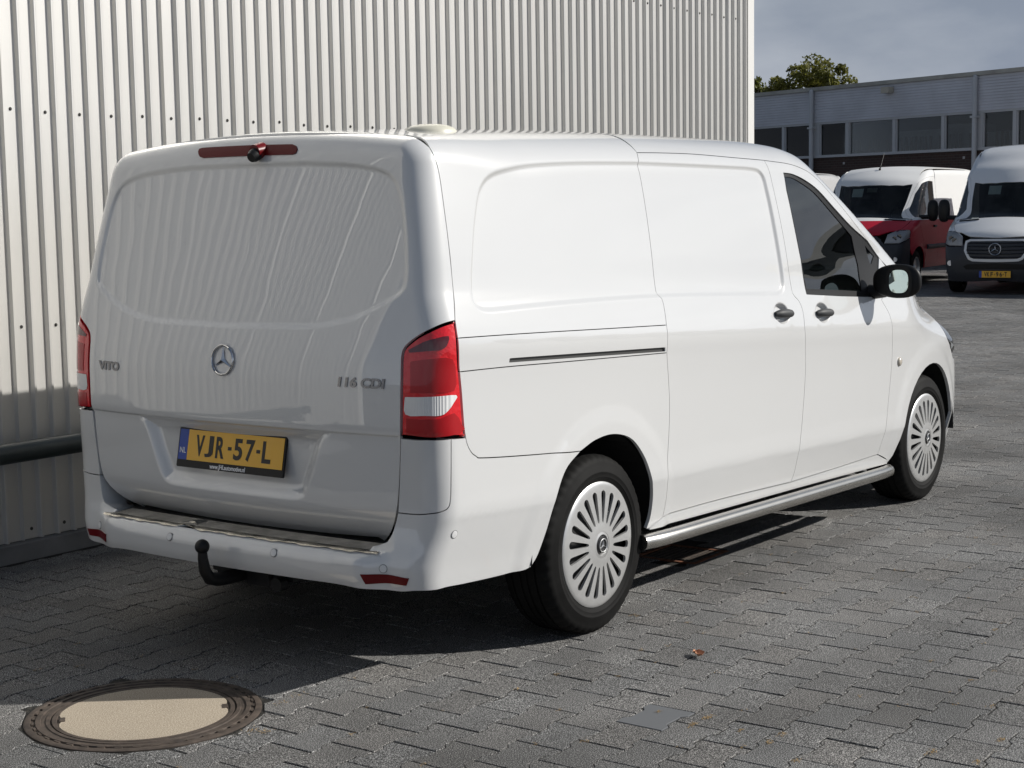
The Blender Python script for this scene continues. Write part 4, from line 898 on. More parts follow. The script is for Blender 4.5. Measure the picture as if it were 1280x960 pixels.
lf.location = (lp[0], lp[1], 0); lf.rotation_euler = (0, 0, .9); tag(lf, 'small curled dry brown leaf lying on the paving', 'leaf')
# ------------------------------------------------------------------ clad warehouse beside the van
M_CLAD = mat('cream_steel_cladding', (.60, .588, .56), .42, metal=.50, var=(.9, .04), coat=.25, coat_rough=.15)
M_TRIM = mat('white_corner_trim', (.74, .73, .70), .4)
M_PLINTH = mat('grey_plinth', (.16, .16, .16), .8, var=(4, .25), bump=(60, .4, .003))
M_SCREW = mat('dark_screw', (.05, .048, .045), .5, metal=.5)
wh = empty('warehouse', (1.7, 2.06, 0), label='warehouse with cream ribbed steel cladding beside the white van', cat='warehouse')
o0 = np.array([1.7, 2.06, 0.])
PT = .0965; YP, YC = 2.056, 2.034; xa, xb = -4.45, 7.875; zb, zt = .087, 6.4
def bend(P, r=.0032, n=3):                   # round the corners of a polyline
    o = [P[0]]
    for a, b_, c in zip(P[:-2], P[1:-1], P[2:]):
        a, b_, c = map(np.array, (a, b_, c)); l1, l2 = np.linalg.norm(a-b_), np.linalg.norm(c-b_); d = min(r, l1*.45, l2*.45); p, q_ = b_+(a-b_)/l1*d, b_+(c-b_)/l2*d
        for t in np.linspace(0, 1, n+1): o.append(tuple((1-t)**2*p+2*t*(1-t)*b_+t*t*q_))
    return o+[P[-1]]
def rib_line(x0, x1):
    P = []; k0 = int(math.floor((x0-.761)/PT))-1; x = .761+k0*PT
    while x < x1+PT:
        for dx, y in ((-.0355, YP), (.0355, YP), (.0415, YC), (.0550, YC)): P.append((x+dx, y))
        x += PT
    P = [p for p in P if x0+.004 <= p[0] <= x1-.004]; return bend([(x0, YP)]+P+[(x1, YP)])
scr = MB(); scr.tube([(0, .001, 0), (0, -.0015, 0)], .0085, 10); scr.tube([(0, -.0015, 0), (0, -.0065, 0)], .0052, 6); scr_me = None
x = .761-PT/2+.008; k = 0; starts = []
while x > xa: x -= PT*10
while x < xb: starts.append((max(x, xa), min(x+PT*10, xb))); x += PT*10
for n_s, (x0, x1) in enumerate(starts):
    L = rib_line(x0, x1); V = []; zs = (zb, 1.5, 3.2, zt); dy = -.0012*(n_s % 2)
    for z in zs: V += [(px_-o0[0], y+dy-o0[1], z) for px_, y in L]
    m = len(L); sh_ = mesh('cladding_sheet', V, [(r*m+i, r*m+i+1, (r+1)*m+i+1, (r+1)*m+i) for r in range(3) for i in range(m-1)], M_CLAD, wh, auto=40)
    kk = math.ceil((x0-.761)/(2*PT))
    while .761+kk*2*PT < x1:
        xs_ = .761+kk*2*PT; kk += 1
        if xs_ < -1.2: continue
        for z in (.13, 1.075, 2.064, 3.054, 4.045):
            if z > 3.6 or (z < 1.9 and xs_ > 1.6): continue
            if scr_me is None: o = scr.build('screw', M_SCREW, sh_); scr_me = o.data
            else: o = link('screw', scr_me, sh_)
            o.location = (xs_-o0[0]+rng.gauss(0, .002), YP+dy-o0[1], z+rng.gauss(0, .003))
b = MB(); b.box((xa-o0[0], 1.995-o0[1], 0), (8.0-o0[0], 2.10-o0[1], .083)); b.build('plinth', M_PLINTH, wh)
b = MB(); b.prism([(xb-.003, 2.05), (xb-.003, 2.026), (7.975, 2.026), (7.975, 12), (7.955, 12), (7.955, 2.05)], lambda u, v, h_: (u-o0[0], v-o0[1], .084+h_), zt-.084); b.build('corner_trim', M_TRIM, wh)
b = MB(); b.box((xa-.06-o0[0], 2.024-o0[1], .084), (xa-.002-o0[0], 2.12-o0[1], zt)); b.build('corner_trim', M_TRIM, wh)
b = MB(); b.box((xa-.05-o0[0], 2.125-o0[1], .084), (7.95-o0[0], 12-o0[1], zt-.05)); b.build('wall_core', M_CLAD, wh)
b = MB(); b.box((xa-.08-o0[0], 2.0-o0[1], zt+.002), (8.0-o0[0], 12.02-o0[1], zt+.16)); b.build('roof_edge', M_PLINTH, wh)
gr = empty('guard_rail', (-.5, 1.90, 0), label='dark green steel guard rail pipe along the ribbed wall', cat='guard rail')
yr = 1.90; c0, c1 = pon(0, 567, 1, yr), pon(104, 550, 1, yr); zr = (c0[2]+c1[2])/2-.008
M_GREEN = mat('dark_green_pipe', (.030, .040, .040), .42, var=(6, .15))
b = MB(); b.tube([(-2.6, 0, zr), (2.5, 0, zr), (3.4, 0, zr)], .047, 24); b.build('pipe', M_GREEN, gr, auto=40)
for xx in (-2.2, 3.0):
    b = MB(); b.tube([(xx, 0, 0), (xx, 0, zr-.048)], .042, 20); b.build('post', M_GREEN, gr, auto=40)
    b = MB(); b.box((xx-.09, -.09, .0005), (xx+.09, .09, .012)); b.build('foot_plate', M_GREEN, gr)
# ------------------------------------------------------------------ low works building across the yard
fd = np.array([.33, .944, 0]); fd /= np.linalg.norm(fd); fnrm = np.array([-fd[1], fd[0], 0])
q = np.array([(1100-640)/FPX, -(256-480)/FPX, 1.]) @ CR; FA = CAM_POS+q*42; FA[2] = 0
def fac(u, v):                               # pixel -> (along the front, height) on the front wall
    d = pray(u, v); t = ((FA-CAM_POS) @ fnrm)/(d @ fnrm); P = CAM_POS+d*t; return (P-FA) @ fd, P[2]
W_ = lambda s, z, o: FA+fd*s+np.array([0, 0, z])+fnrm*o    # o: metres in front of the wall plane
wb = empty('works_building', tuple(FA), label='long grey clad works building with ribbon windows over dark brick', cat='building')
B_ = lambda s, z, o: W_(s, z, o)-FA
s_l, s_r = 16.0, fac(1345, 170)[0]
zs_ = lambda pts: float(np.mean([fac(*p)[1] for p in pts]))
z_roof = zs_([(936, 114.7), (1110, 100.1), (1280, 87.7)]); z_wt = zs_([(936, 159.4), (1110, 148.5), (1221, 141.7)]); z_wb = zs_([(1023, 195), (1110, 189.5), (1221, 184)])
M_GREYCLAD = mat('blue_grey_boards', (.50, .52, .565), .55, var=(1.2, .12))
M_FRAME = mat('grey_window_frame', (.42, .44, .46), .5)
M_COPING = mat('roof_coping', (.34, .34, .31), .6, var=(2, .2))
def brick_mat(name, c1, c2, mortar):
    m = bpy.data.materials.new(name); m.use_nodes = True; t = m.node_tree; b = t.nodes['Principled BSDF']; b.inputs['Roughness'].default_value = .9
    tc = t.nodes.new('ShaderNodeTexCoord'); mp = t.nodes.new('ShaderNodeMapping'); mp.inputs['Rotation'].default_value = (math.pi/2, 0, 0); br = t.nodes.new('ShaderNodeTexBrick'); br.inputs['Scale'].default_value = 1; br.inputs['Brick Width'].default_value = .22; br.inputs['Row Height'].default_value = .065; br.inputs['Mortar Size'].default_value = .008
    br.inputs['Color1'].default_value = (*c1, 1); br.inputs['Color2'].default_value = (*c2, 1); br.inputs['Mortar'].default_value = (*mortar, 1)
    sx = t.nodes.new('ShaderNodeSeparateXYZ'); cx = t.nodes.new('ShaderNodeCombineXYZ'); ad = t.nodes.new('ShaderNodeMath'); ad.operation = 'ADD'
    t.links.new(tc.outputs['Object'], sx.inputs[0]); t.links.new(sx.outputs[0], ad.inputs[0]); t.links.new(sx.outputs[1], ad.inputs[1]); t.links.new(ad.outputs[0], cx.inputs[0]); t.links.new(sx.outputs[2], cx.inputs[1]); t.links.new(cx.outputs[0], br.inputs[0]); t.links.new(br.outputs[0], b.inputs['Base Color']); return m
M_BRICK = brick_mat('dark_brown_brick', (.060, .034, .028), (.040, .025, .022), (.07, .06, .055))
def slab(name, s0, s1, z0, z1, o0_, o1, mt, parent=wb):
    b = MB(); P = [B_(s, z, o) for o in (o0_, o1) for s, z in ((s0, z0), (s1, z0), (s1, z1), (s0, z1))]
    b.add(P, [(0, 1, 2, 3), (7, 6, 5, 4), (0, 4, 5, 1), (1, 5, 6, 2), (2, 6, 7, 3), (3, 7, 4, 0)]); return b.build(name, mt, parent)
slab('brick_wall', s_r, s_l, -.02, z_wb-.07, -.25, 0, M_BRICK)
nb = 12; zc0, zc1 = z_wt+.03, z_roof-.10; b = MB(); pr = []
for k in range(nb):
    a = zc0+(zc1-zc0)*k/nb; c = zc0+(zc1-zc0)*(k+1)/nb; pr += [(a, .045), (c-.012, .030), (c-.012, .018), (c, .018)]
V = [B_(s, z, o) for s in (s_r, s_l) for z, o in pr]; m = len(pr); b.add(V, [(i, i+1, m+i+1, m+i) for i in range(m-1)]); b.build('board_cladding', M_GREYCLAD, wb)
slab('upper_wall', s_r, s_l, zc0, zc1, -.25, .005, M_GREYCLAD)
slab('roof_coping', s_r-.05, s_l+.05, zc1+.002, z_roof, -.40, .09, M_COPING)
slab('flat_roof', s_r, s_l, zc1-.3, zc1-.05, -14, -.41, M_COPING)
slab('rear_wall', s_r, s_l, -.02, zc1-.31, -14, -13.8, M_BRICK); slab('end_wall', s_l-.25, s_l, -.02, zc1-.31, -13.79, -.26, M_BRICK); slab('end_wall', s_r, s_r+.25, -.02, zc1-.31, -13.79, -.26, M_BRICK)
slab('inside_floor', s_r+.3, s_l-.3, z_wb-.6, z_wb-.5, -13.7, -.3, M_COPING)
slab('window_head', s_r, s_l, z_wt-.03, zc0-.002, -.12, .03, M_FRAME); slab('window_sill', s_r, s_l, z_wb-.068, z_wb+.0, -.12, .06, M_FRAME)
M_PANE = glass('works_window_glass', (.6, .63, .64), .01, 1.45)
edges = [(922, 935), (936, 978.2), (981, 1015.5), (1025, 1057.6), (1061.4, 1116.4), (1119.8, 1177.4), (1181, 1220.5), (1228.8, 1266.8), (1271, 1312)]
M_ROOM = mat('dim_room', (.10, .09, .08), .9); M_SLAT = mat('brown_slats', (.12, .075, .05), .8); M_BOX = mat('pale_boxes', (.42, .43, .44), .8)
prev = None
for u0, u1 in edges:
    s0, s1 = fac(u0, 170)[0], fac(u1, 170)[0]; s0, s1 = min(s0, s1), max(s0, s1)
    wn = slab('window', s0, s0+.03, z_wb+.001, z_wt-.031, -.08, .0, M_FRAME); slab('window_post', s1-.03, s1, z_wb+.001, z_wt-.031, -.08, .0, M_FRAME, wn)
    slab('pane', s0+.031, s1-.031, z_wb+.002, z_wt-.032, -.045, -.04, M_PANE, wn)
    if prev is not None: slab('mullion', s1+.002, prev-.002, z_wb+.001, z_wt-.031, -.10, .02, M_FRAME)
    prev = s0
slab('room_wall', s_r+.3, s_l-.3, z_wb-.4, zc1-.35, -6.2, -6.0, M_ROOM)
for k in range(150):
    s = -9.5+k*.16
    if rng.random() < .85: slab('slat', s, s+.05, z_wb-.3, z_wb+.36+rng.uniform(0, .03), -.62, -.58, M_SLAT)
for s, w2, h2 in ((fac(1136, 170)[0], 1.1, .55), (fac(1172, 170)[0], .5, .65), (fac(950, 170)[0], .9, .35), (fac(1200, 170)[0], 1.0, .4)): slab('stacked_box', s-w2, s+w2, z_wb-.3, z_wb+h2, -1.6, -.8, M_BOX)
for u0, vt in ((1018.2, 115), (1223, 97)):
    s, z1 = fac(u0, vt); b = MB(); b.tube([B_(s, .05, .12), B_(s, z1, .12), B_(s, z1+.02, .10)], .062, 12); dp = b.build('downpipe', M_FRAME, wb, auto=40)
    for z in (1., 2.2, 3.6): slab('pipe_bracket', s-.09, s+.09, z, z+.05, .005, .19, M_FRAME, dp)
s, z = fac(1114, 112.5); lm = slab('wall_lamp', s-.13, s+.13, z-.08, z+.07, .05, .25, mat('lamp_body', (.40, .38, .32), .5)); slab('lamp_arm', s-.04, s+.04, z-.03, z+.03, .02, .05, M_FRAME, lm)
for u0, v0 in ((1055, 204), (1205, 197)):
    s, z = fac(u0, v0); slab('brick_vent', s-.03, s+.03, z-.03, z+.03, .0005, .012, mat('vent_pale', (.4, .4, .4), .7))

# ------------------------------------------------------------------ trees behind the works building
def leaf_tree(name, base, cz, rx, rz, label, n, col, trunk_h, seed, group=None):
    r_ = np.random.default_rng(seed); t = empty(name, base, label=label, cat='tree', group=group)
    b = MB(); b.tube([(0, 0, 0), (.05, .02, trunk_h*.5), (0, .1, trunk_h), (.1, 0, cz+rz*.5)], [.26, .21, .17, .05], 10)
    for k in range(9):
        a = 2*math.pi*k/9+r_.uniform(-.3, .3); l = rx*r_.uniform(.6, .9); b.tube([(0, .05, trunk_h*r_.uniform(.75, 1.1)), (l*.5*math.cos(a), l*.5*math.sin(a), cz-.1*rz), (l*math.cos(a), l*math.sin(a), cz+rz*r_.uniform(-.1, .6))], [.10, .06, .02], 7)
    b.build('trunk', mat('bark', (.07, .055, .04), .9), t, auto=60)
    nc = 75; C_ = []
    while len(C_) < nc:
        p = r_.uniform(-1, 1, 3)
        if .25 < np.linalg.norm(p) < 1: C_.append(p*np.array([rx, rx, rz])+np.array([0, 0, cz]))
    C_ = np.array(C_); rad = r_.uniform(.32, .62, nc)*rx/2.6; V, Fc = [], []
    for k in range(n):
        i = r_.integers(nc); d = r_.normal(size=3); d /= np.linalg.norm(d); p = C_[i]+d*rad[i]*r_.uniform(.35, 1.1)**.6*np.array([1, 1, .8])
        u = r_.normal(size=3); u /= np.linalg.norm(u); v = np.cross(u, r_.normal(size=3)); v /= np.linalg.norm(v); s = r_.uniform(.06, .13); b0 = len(V)
        V += [p-u*s, p+v*s*.55, p+u*s, p-v*s*.55]; Fc.append((b0, b0+1, b0+2, b0+3))
    m = bpy.data.materials.new('foliage'); m.use_nodes = True; nt_ = m.node_tree; bs = nt_.nodes['Principled BSDF']; g = nt_.nodes.new('ShaderNodeNewGeometry'); rp = nt_.nodes.new('ShaderNodeValToRGB')
    rp.color_ramp.elements[0].color = (*[c*.65 for c in col], 1); rp.color_ramp.elements[1].color = (*[c*1.5 for c in col[:2]], col[2], 1); nt_.links.new(g.outputs['Random Per Island'], rp.inputs[0]); nt_.links.new(rp.outputs[0], bs.inputs['Base Color']); bs.inputs['Roughness'].default_value = .6
    tl = nt_.nodes.new('ShaderNodeBsdfTranslucent'); ms_ = nt_.nodes.new('ShaderNodeMixShader'); ms_.inputs[0].default_value = .35; o_ = nt_.nodes['Material Output']; nt_.links.new(rp.outputs[0], tl.inputs[0]); nt_.links.new(bs.outputs[0], ms_.inputs[1]); nt_.links.new(tl.outputs[0], ms_.inputs[2]); nt_.links.new(ms_.outputs[0], o_.inputs[0])
    mesh('crown', V, Fc, m, t); return t
def at(u, dep): q = np.array([(u-640)/FPX, -(256-480)/FPX, 1.]) @ CR; P = CAM_POS+q*dep; return (P[0], P[1], 0)
leaf_tree('broadleaf_tree', at(1020, 80), 6.3, 2.65, 2.35, 'broad round crowned tree rising above the flat roof of the works building', 15000, (.15, .15, .035), 3.6, 3)
leaf_tree('broadleaf_tree', at(932, 84), 6.9, 1.35, 1.3, 'smaller tree top just showing between the ribbed wall and the round tree', 6000, (.13, .14, .034), 3.4, 5)

# ------------------------------------------------------------------ dark hall on the other side of the yard, mirrored in the cab window
oh = empty('storage_hall', (46, -24, 0), label='long dark storage hall mirrored in the cab window of the white van', cat='hall')
M_HALL = mat('dark_hall_cladding', (.085, .09, .10), .7, var=(.6, .2)); M_DOOR = mat('hall_door_grey', (.22, .22, .23), .6)
b = MB(); b.box((0, -22, -.01), (14, 20, 5.0)); b.build('wall', M_HALL, oh)
b = MB(); b.prism([(-.4, 5.002), (14.4, 5.002), (14.4, 5.3), (7, 6.3), (-.4, 5.3)], lambda u, v, h_: (u, -22.4+h_, v), 42.8); b.build('roof', M_COPING, oh)
for y in (-16, -8, 0, 8):
    b = MB(); b.box((-.06, y-1.8, 0), (-.003, y+1.8, 4.2)); d_ = b.build('roller_door', M_DOOR, oh)
    for k in range(10):
        b = MB(); b.box((-.09, y-1.75, .2+k*.4), (-.061, y+1.75, .26+k*.4)); b.build('door_rib', M_DOOR, d_)
# ------------------------------------------------------------------ large vans parked across the yard
def big_van(H, red, label, loc, rz, plate=None, group='large vans parked in a row'):
    Lg = 5.93
    ws = pch([.1, .25, .4, .6, .75, 1.0, 1.25, 1.5, 1.8, 2.1, 2.4, 2.8], [.90, .935, .965, .985, .990, .992, .985, .960, .925, .890, .85, .79])
    if H < 2.5: tp = pch([0, .3, 1, 2.5, 3.6, 4.0, 4.25, 4.45, 4.75, 5.05, 5.16, 5.30, 5.55, 5.78, 5.93, 6.1], [H-.05, H-.02, H, H, H-.02, H-.08, H-.17, 2.03, 1.70, 1.38, 1.325, 1.275, 1.16, 1.02, .76, .2])
    else: tp = pch([0, .3, 1, 2.5, 3.3, 3.7, 4.05, 4.30, 4.45, 4.75, 5.05, 5.16, 5.30, 5.55, 5.78, 5.93, 6.1], [H-.05, H-.02, H, H, H-.04, H-.13, H-.32, 2.17, 2.03, 1.70, 1.38, 1.325, 1.275, 1.16, 1.02, .76, .2])
    fc = pch([.1, .25, .4, .6, .8, 1.0, 1.15, 1.4], [5.78, 5.86, 5.91, 5.93, 5.925, 5.89, 5.80, 5.5])
    hubs = [(1.28, .34), (4.93, .34)]
    def F(P):
        x, ay, z = P[:, 0], np.abs(P[:, 1]), P[:, 2]
        W = ws(z)-.02*np.clip((.6-x)/.6, 0, 2)**2-.16*np.clip((x-4.7)/1.2, 0, 2)**2.2-.10*np.clip((x-4.0)/1.2, 0, 1.5)**1.5*smoothstep(1.15, 1.45, z)
        for hx, hz in hubs: W = W+.012*(1-smoothstep(.43, .50, np.hypot(x-hx, z-hz)))
        xe = x+.20*(ay/.85)**2*smoothstep(3.4, 4.3, x); tz = (z-tp(xe)+.05*(ay/.8)**2)/np.sqrt(1+.5*smoothstep(4.2, 4.4, x))
        fr = x-fc(z)+.16*ay**2
        A = smax(smax(ay-W, .04+.02*z-x, .10), fr, .20); B = smax(tz, fr, .09); r = .05+.09*smoothstep(.05, .3, x)-.06*smoothstep(4.2, 4.6, x)
        return smax(A, B, r)
    cs, cf, ct, cr = Chart('side', 1.05), Chart('front', (4.1, 0, 1.0)), Chart('top', .6), Chart('rear', (1.5, 0, 1.2))
    on_ = lambda ch, P: onF(F, ch, P)
    root = empty('delivery_van', loc, rz, label=label, cat='van', group=None)
    pn = 'red_white_paint' if red else 'van_white_paint'
    if red:
        m = mat(pn, (.75, .75, .74), .45, coat=.15, spec=.25); t = m.node_tree; tc = t.nodes.new('ShaderNodeTexCoord'); sx = t.nodes.new('ShaderNodeSeparateXYZ'); gt = t.nodes.new('ShaderNodeMath'); gt.operation = 'LESS_THAN'; gt.inputs[1].default_value = 1.245; mxx = t.nodes.new('ShaderNodeMixRGB'); mxx.inputs[1].default_value = (.72, .72, .71, 1); mxx.inputs[2].default_value = (.42, .008, .026, 1)
        t.links.new(tc.outputs['Object'], sx.inputs[0]); t.links.new(sx.outputs[2], gt.inputs[0]); t.links.new(gt.outputs[0], mxx.inputs[0]); t.links.new(mxx.outputs[0], t.nodes['Principled BSDF'].inputs['Base Color']); PM = m
    else: PM = mat(pn, (.70, .705, .71), .4, coat=1.)
    MG = mat('van_dark_plastic', (.028, .030, .036), .55)
    kw = dict(F=F, parent=root, h=.05, gap=.002, flange=.02, tmax=4.)
    arc = lambda hx, r=.42: [(hx+r*math.cos(math.radians(a)), -.97, .34+r*math.sin(math.radians(a))) for a in np.linspace(180, 0, 16)]
    # side walls
    seam_x = 3.62
    panel(ch=cs, outline=on_(cs, [(.12, -.9, 2.15), (.10, -.97, 1.2), (.12, -.97, .62), (.14, -.95, .36), (.80, -.95, .34)]+arc(1.28)[1:-1]+[(1.76, -.95, .34), (seam_x, -.95, .34), (seam_x, -.98, 1.2), (seam_x-.05, -.86, H-.34), (seam_x-.15, -.8, H-.16), (.14, -.75, H-.16)]), name='side_wall', mt=PM, both=True, **kw)
    wn = on_(cs, [(3.75, -.9, 1.97), (4.28, -.88, 1.97), (4.50, -.87, 1.82), (4.78, -.87, 1.50), (4.86, -.88, 1.30), (4.6, -.9, 1.24), (4.2, -.93, 1.27), (3.78, -.94, 1.36)])
    panel(ch=cs, outline=on_(cs, [(seam_x, -.95, .34), (4.46, -.95, .34), (4.47, -.96, .60), (4.52, -.97, .68), (4.62, -.95, .85), (4.95, -.9, 1.27), (4.80, -.86, 1.56), (4.48, -.85, 1.90), (4.30, -.86, 2.04), (seam_x-.04, -.88, 2.05), (seam_x, -.98, 1.2)]), holes=[wn], name='front_door', mt=PM, both=True, **kw)
    panel(ch=cs, outline=on_(cs, [(seam_x-.04, -.88, 2.05), (4.30, -.86, 2.04), (4.48, -.85, 1.90), (4.80, -.86, 1.56), (4.95, -.9, 1.27), (5.02, -.84, 1.33), (4.78, -.82, 1.60), (4.50, -.80, 1.92), (4.36, -.78, 2.06), (3.95, -.74, H-.18 if H < 2.5 else 2.32), (seam_x-.15, -.78, H-.16)]), name='pillar', mt=PM, both=True, **kw)
    panel(ch=cs, outline=wn, name='door_glass', mt=MT['glass'], both=True, F=F, parent=root, h=.08, off=-.008, gap=-.01, flange=0, tmax=4.)
    yt = -.74
    ht = [(x, -.75, 0) for x in np.linspace(.14, seam_x-.15, 12)]
    hd = on_(ct, [(4.36, -.76, 0), (4.48, -.55, 0), (4.55, -.3, 0), (4.57, -.05, 0)])
    panel(ch=ct, outline=loop2(cat_(on_(ct, [(.13, -.05, 0)]), on_(ct, ht), on_(ct, [(3.95, -.745, 0)]), hd)), name='roof', mt=PM, F=F, parent=root, h=.07, gap=.001, flange=.02, tmax=4.)
    cw = on_(ct, [(5.0, -.83, 0), (5.12, -.6, 0), (5.19, -.3, 0), (5.21, -.05, 0)])
    panel(ch=cf, outline=loop2(cat_(hd[::-1], on_(cf, [(4.50, -.80, 1.92), (4.78, -.82, 1.60)]), cw)), name='windscreen', mt=MT['screenglass'], F=F, parent=root, h=.07, gap=-.006, off=-.006, flange=0, tmax=4.)
    # bonnet, wings, lamps, bumper
    hb = on_(cf, [(5.7, -.70, 1.06), (5.7, -.45, .985), (5.8, -.05, .965)])
    wing = on_(ct, [(5.02, -.86, 0), (5.3, -.83, 0), (5.50, -.76, 0)])
    panel(ch=cf, outline=loop2(cat_(cw[::-1], wing, hb)), name='bonnet', mt=PM, F=F, parent=root, h=.05, gap=.002, flange=.02, tmax=4.)
    lamp_ = on_(cf, [(5.5, -.77, 1.08), (5.3, -.93, 1.07), (5.35, -.93, .93), (5.6, -.80, .84), (5.8, -.585, .83), (5.7, -.62, .99)])
    panel(ch=cs, outline=cat_(on_(cs, [(4.95, -.9, 1.27), (4.62, -.95, .85), (4.52, -.97, .70)]), on_(cs, arc(4.93, .425)[1:-3]), on_(cs, [(5.36, -.93, .74)]), lamp_[2:3], lamp_[1:2], lamp_[0:1], wing[::-1]), name='wing', mt=PM, both=True, **kw)
    hs = panel(ch=cf, outline=lamp_, name='headlight', mt=MT['reflector'], both=True, F=F, parent=root, h=.04, gap=.003, flange=.03, off=-.02, tmax=4.)
    for k, o in enumerate(panel(ch=cf, outline=lamp_, name='headlight_lens', mt=MT['clearlens'], both=True, F=F, parent=root, h=.04, gap=.002, flange=.02, off=.002, tmax=4.)): o.parent = hs[k]
    for k, s in enumerate((-1, 1)):
        for yy, zz in ((.70, .92), (.80, .95)):
            c_ = onF(F, cf, [(5.6, s*yy, zz)])[0]; b = MB(); b.tube([c_-(.045, 0, 0), c_-(.012, 0, 0)], [.035, .045], 14); b.build('lamp_projector', MT['gloss_black'], hs[k])
    g0 = [(5.8, -.05, 1.09), (5.8, -.45, 1.085), (5.8, -.53, 1.06), (5.8, -.52, .92), (5.8, -.43, .80), (5.8, -.36, .775), (5.8, -.05, .77)]
    g0 = [(a, b_, .945+(c-1.09)*1.12) for a, b_, c in g0]
    g1_ = [(5.8, -.05, 1.062), (5.8, -.43, 1.058), (5.8, -.487, 1.035), (5.8, -.477, .925), (5.8, -.40, .83), (5.8, -.34, .812), (5.8, -.05, .81)]
    g1_ = [(a, b_, .945+(c-1.09)*1.12) for a, b_, c in g1_]
    panel(ch=cf, outline=loop2(on_(cf, g0)), holes=[loop2(on_(cf, g1_))], name='grille_surround', mt=(PM if not red else MG), F=F, parent=root, h=.04, gap=0, flange=.03, off=.014, tmax=4.)
    gp = panel(ch=cf, outline=loop2(on_(cf, g1_)), name='grille', mt=MT['black'], F=F, parent=root, h=.05, gap=0, flange=0, off=-.012, tmax=4.)
    for z in (.66, .715, .77, .825, .88):
        b = MB(); yy = np.linspace(-.46, .46, 15)*(1-.15*(z < .70)); b.tube(onF(F, cf, [(5.8, y, z) for y in yy])+np.array([.0, 0, 0]), .012, 6); b.build('grille_bar', MT['gloss_black'], gp)
    sp = onF(F, cf, [(5.8, 0, .785)])[0]; star('star_badge', lambda u, v, h_: sp+np.array([.022+h_, u, v]), .105, MT['chrome'], gp)
    lowp = on_(cf, [(5.9, -.05, .955), (5.8, -.45, .965), (5.75, -.575, .82), (5.6, -.80, .825), (5.35, -.93, .91), (5.36, -.95, .72), (5.375, -.95, .50), (5.39, -.95, .30), (5.7, -.70, .24), (5.86, -.05, .23)])
    panel(ch=cf, outline=loop2(lowp), name='front_bumper', mt=MG, F=F, parent=root, h=.05, gap=.002, flange=.02, tmax=4.)
    ai = on_(cf, [(5.9, -.05, .54), (5.8, -.45, .54), (5.8, -.52, .50), (5.8, -.48, .45), (5.9, -.05, .44)]); panel(ch=cf, outline=loop2(ai), name='air_intake', mt=MT['black'], F=F, parent=root, h=.06, gap=0, flange=.01, off=.004, tmax=4.)
    for s in (-1, 1):
        c_ = onF(F, cf, [(5.7, s*.74, .56)])[0]; b = MB(); b.tube([c_-(.03, 0, 0), c_+(.006, 0, 0)], .045, 16); b.build('fog_lamp', MT['reflector'], root, auto=40)
        b = MB(); b.tube(onF(F, ct, [(x, s*y, 0) for x, y in ((5.10, .78), (5.19, .60), (5.24, .42))])+np.array([0, 0, -.004]), .022, 8); b.build('cowl_vent', MT['black'], root)
        b = MB(); V = onF(F, cs, [(x, -.97, .74) for x in np.linspace(1.78, 4.40, 10)])*(1, -s, 1); b.tube(V, .045, 8); b.build('rub_strip', MG, root, auto=60) if red else None
        # door mirror
        mc = np.array([4.66, s*1.17, 1.42]); bm = bmesh.new(); bmesh.ops.create_uvsphere(bm, u_segments=16, v_segments=12, radius=1.)
        for v in bm.verts:
            x, y, z = v.co; nr = (abs(y)**3+abs(z)**3)**(1/3); f = math.hypot(y, z)/nr if nr > 1e-6 else 1; v.co = Vector((mc[0]+.07*x, mc[1]+.105*y*f, mc[2]+.20*z*f))
        me = bpy.data.meshes.new('door_mirror'); bm.to_mesh(me); bm.free(); me.materials.append(MT['black']); me.polygons.foreach_set('use_smooth', [True]*len(me.polygons)); mo = link('door_mirror', me, root)
        b = MB(); b.tube([(4.70, s*.90, 1.30), (4.68, s*1.10, 1.30)], .04, 8); b.build('mirror_arm', MT['black'], mo)
        if red:
            b = MB(); hp = onF(F, cs, [(3.80, -.98, 1.12), (3.95, -.98, 1.12)])*(1, -s, 1); b.tube(hp+np.array([0, s*.015, 0]), .022, 8); b.build('door_handle', MT['black'], root)
    panel(ch=cr, outline=loop2(on_(cr, [(.1, -.05, H-.08), (.1, -.70, H-.14), (.1, -.93, 1.2), (.1, -.95, .36), (.05, -.05, .36)])), name='rear_door', mt=PM, F=F, parent=root, h=.08, gap=.001, flange=.02, tmax=4.)
    # inside of the cab, papers, floor, wheels
    b = MB(); b.box((3.30, -.86, .35), (3.34, .86, min(2.05, H-.3))); b.build('bulkhead', MT['plastic_grey'], root)
    b = MB(); b.box((.30, -.70, .30), (5.7, .70, .36)); b.build('underbody', MT['shell'], root)
    b = MB(); b.prism([(4.45, .60), (4.40, 1.12), (4.55, 1.24), (5.02, 1.27), (5.05, .60)], lambda u, v, h_: (u, -.80+h_, v), 1.60); b.build('dashboard', MT['plastic_grey'], root)
    for sy in (-.45, .45): rounded_box('cab_seat', (3.42, sy-.26, .80), (3.64, sy+.26, 1.62), .08, MT['seat'], root); rounded_box('headrest', (3.44, sy-.14, 1.64), (3.56, sy+.14, 1.86), .05, MT['seat'], root)
    th_ = np.linspace(0, 2*np.pi, 25); c_ = np.array([4.28, .45, 1.30]); b = MB(); b.tube([c_+.21*(math.cos(t)*np.array([0, 1, 0])+math.sin(t)*np.array([.5, 0, .86])) for t in th_], .017, 8, False); b.tube([c_, c_+np.array([.2, 0, -.12])], .03); b.tube([c_-(0, .2, 0), c_+(0, .2, 0)], .015); b.build('steering_wheel', MT['black'], root)
    wp = lambda y, z: onF(F, cf, [(4.6, y, z)])[0]
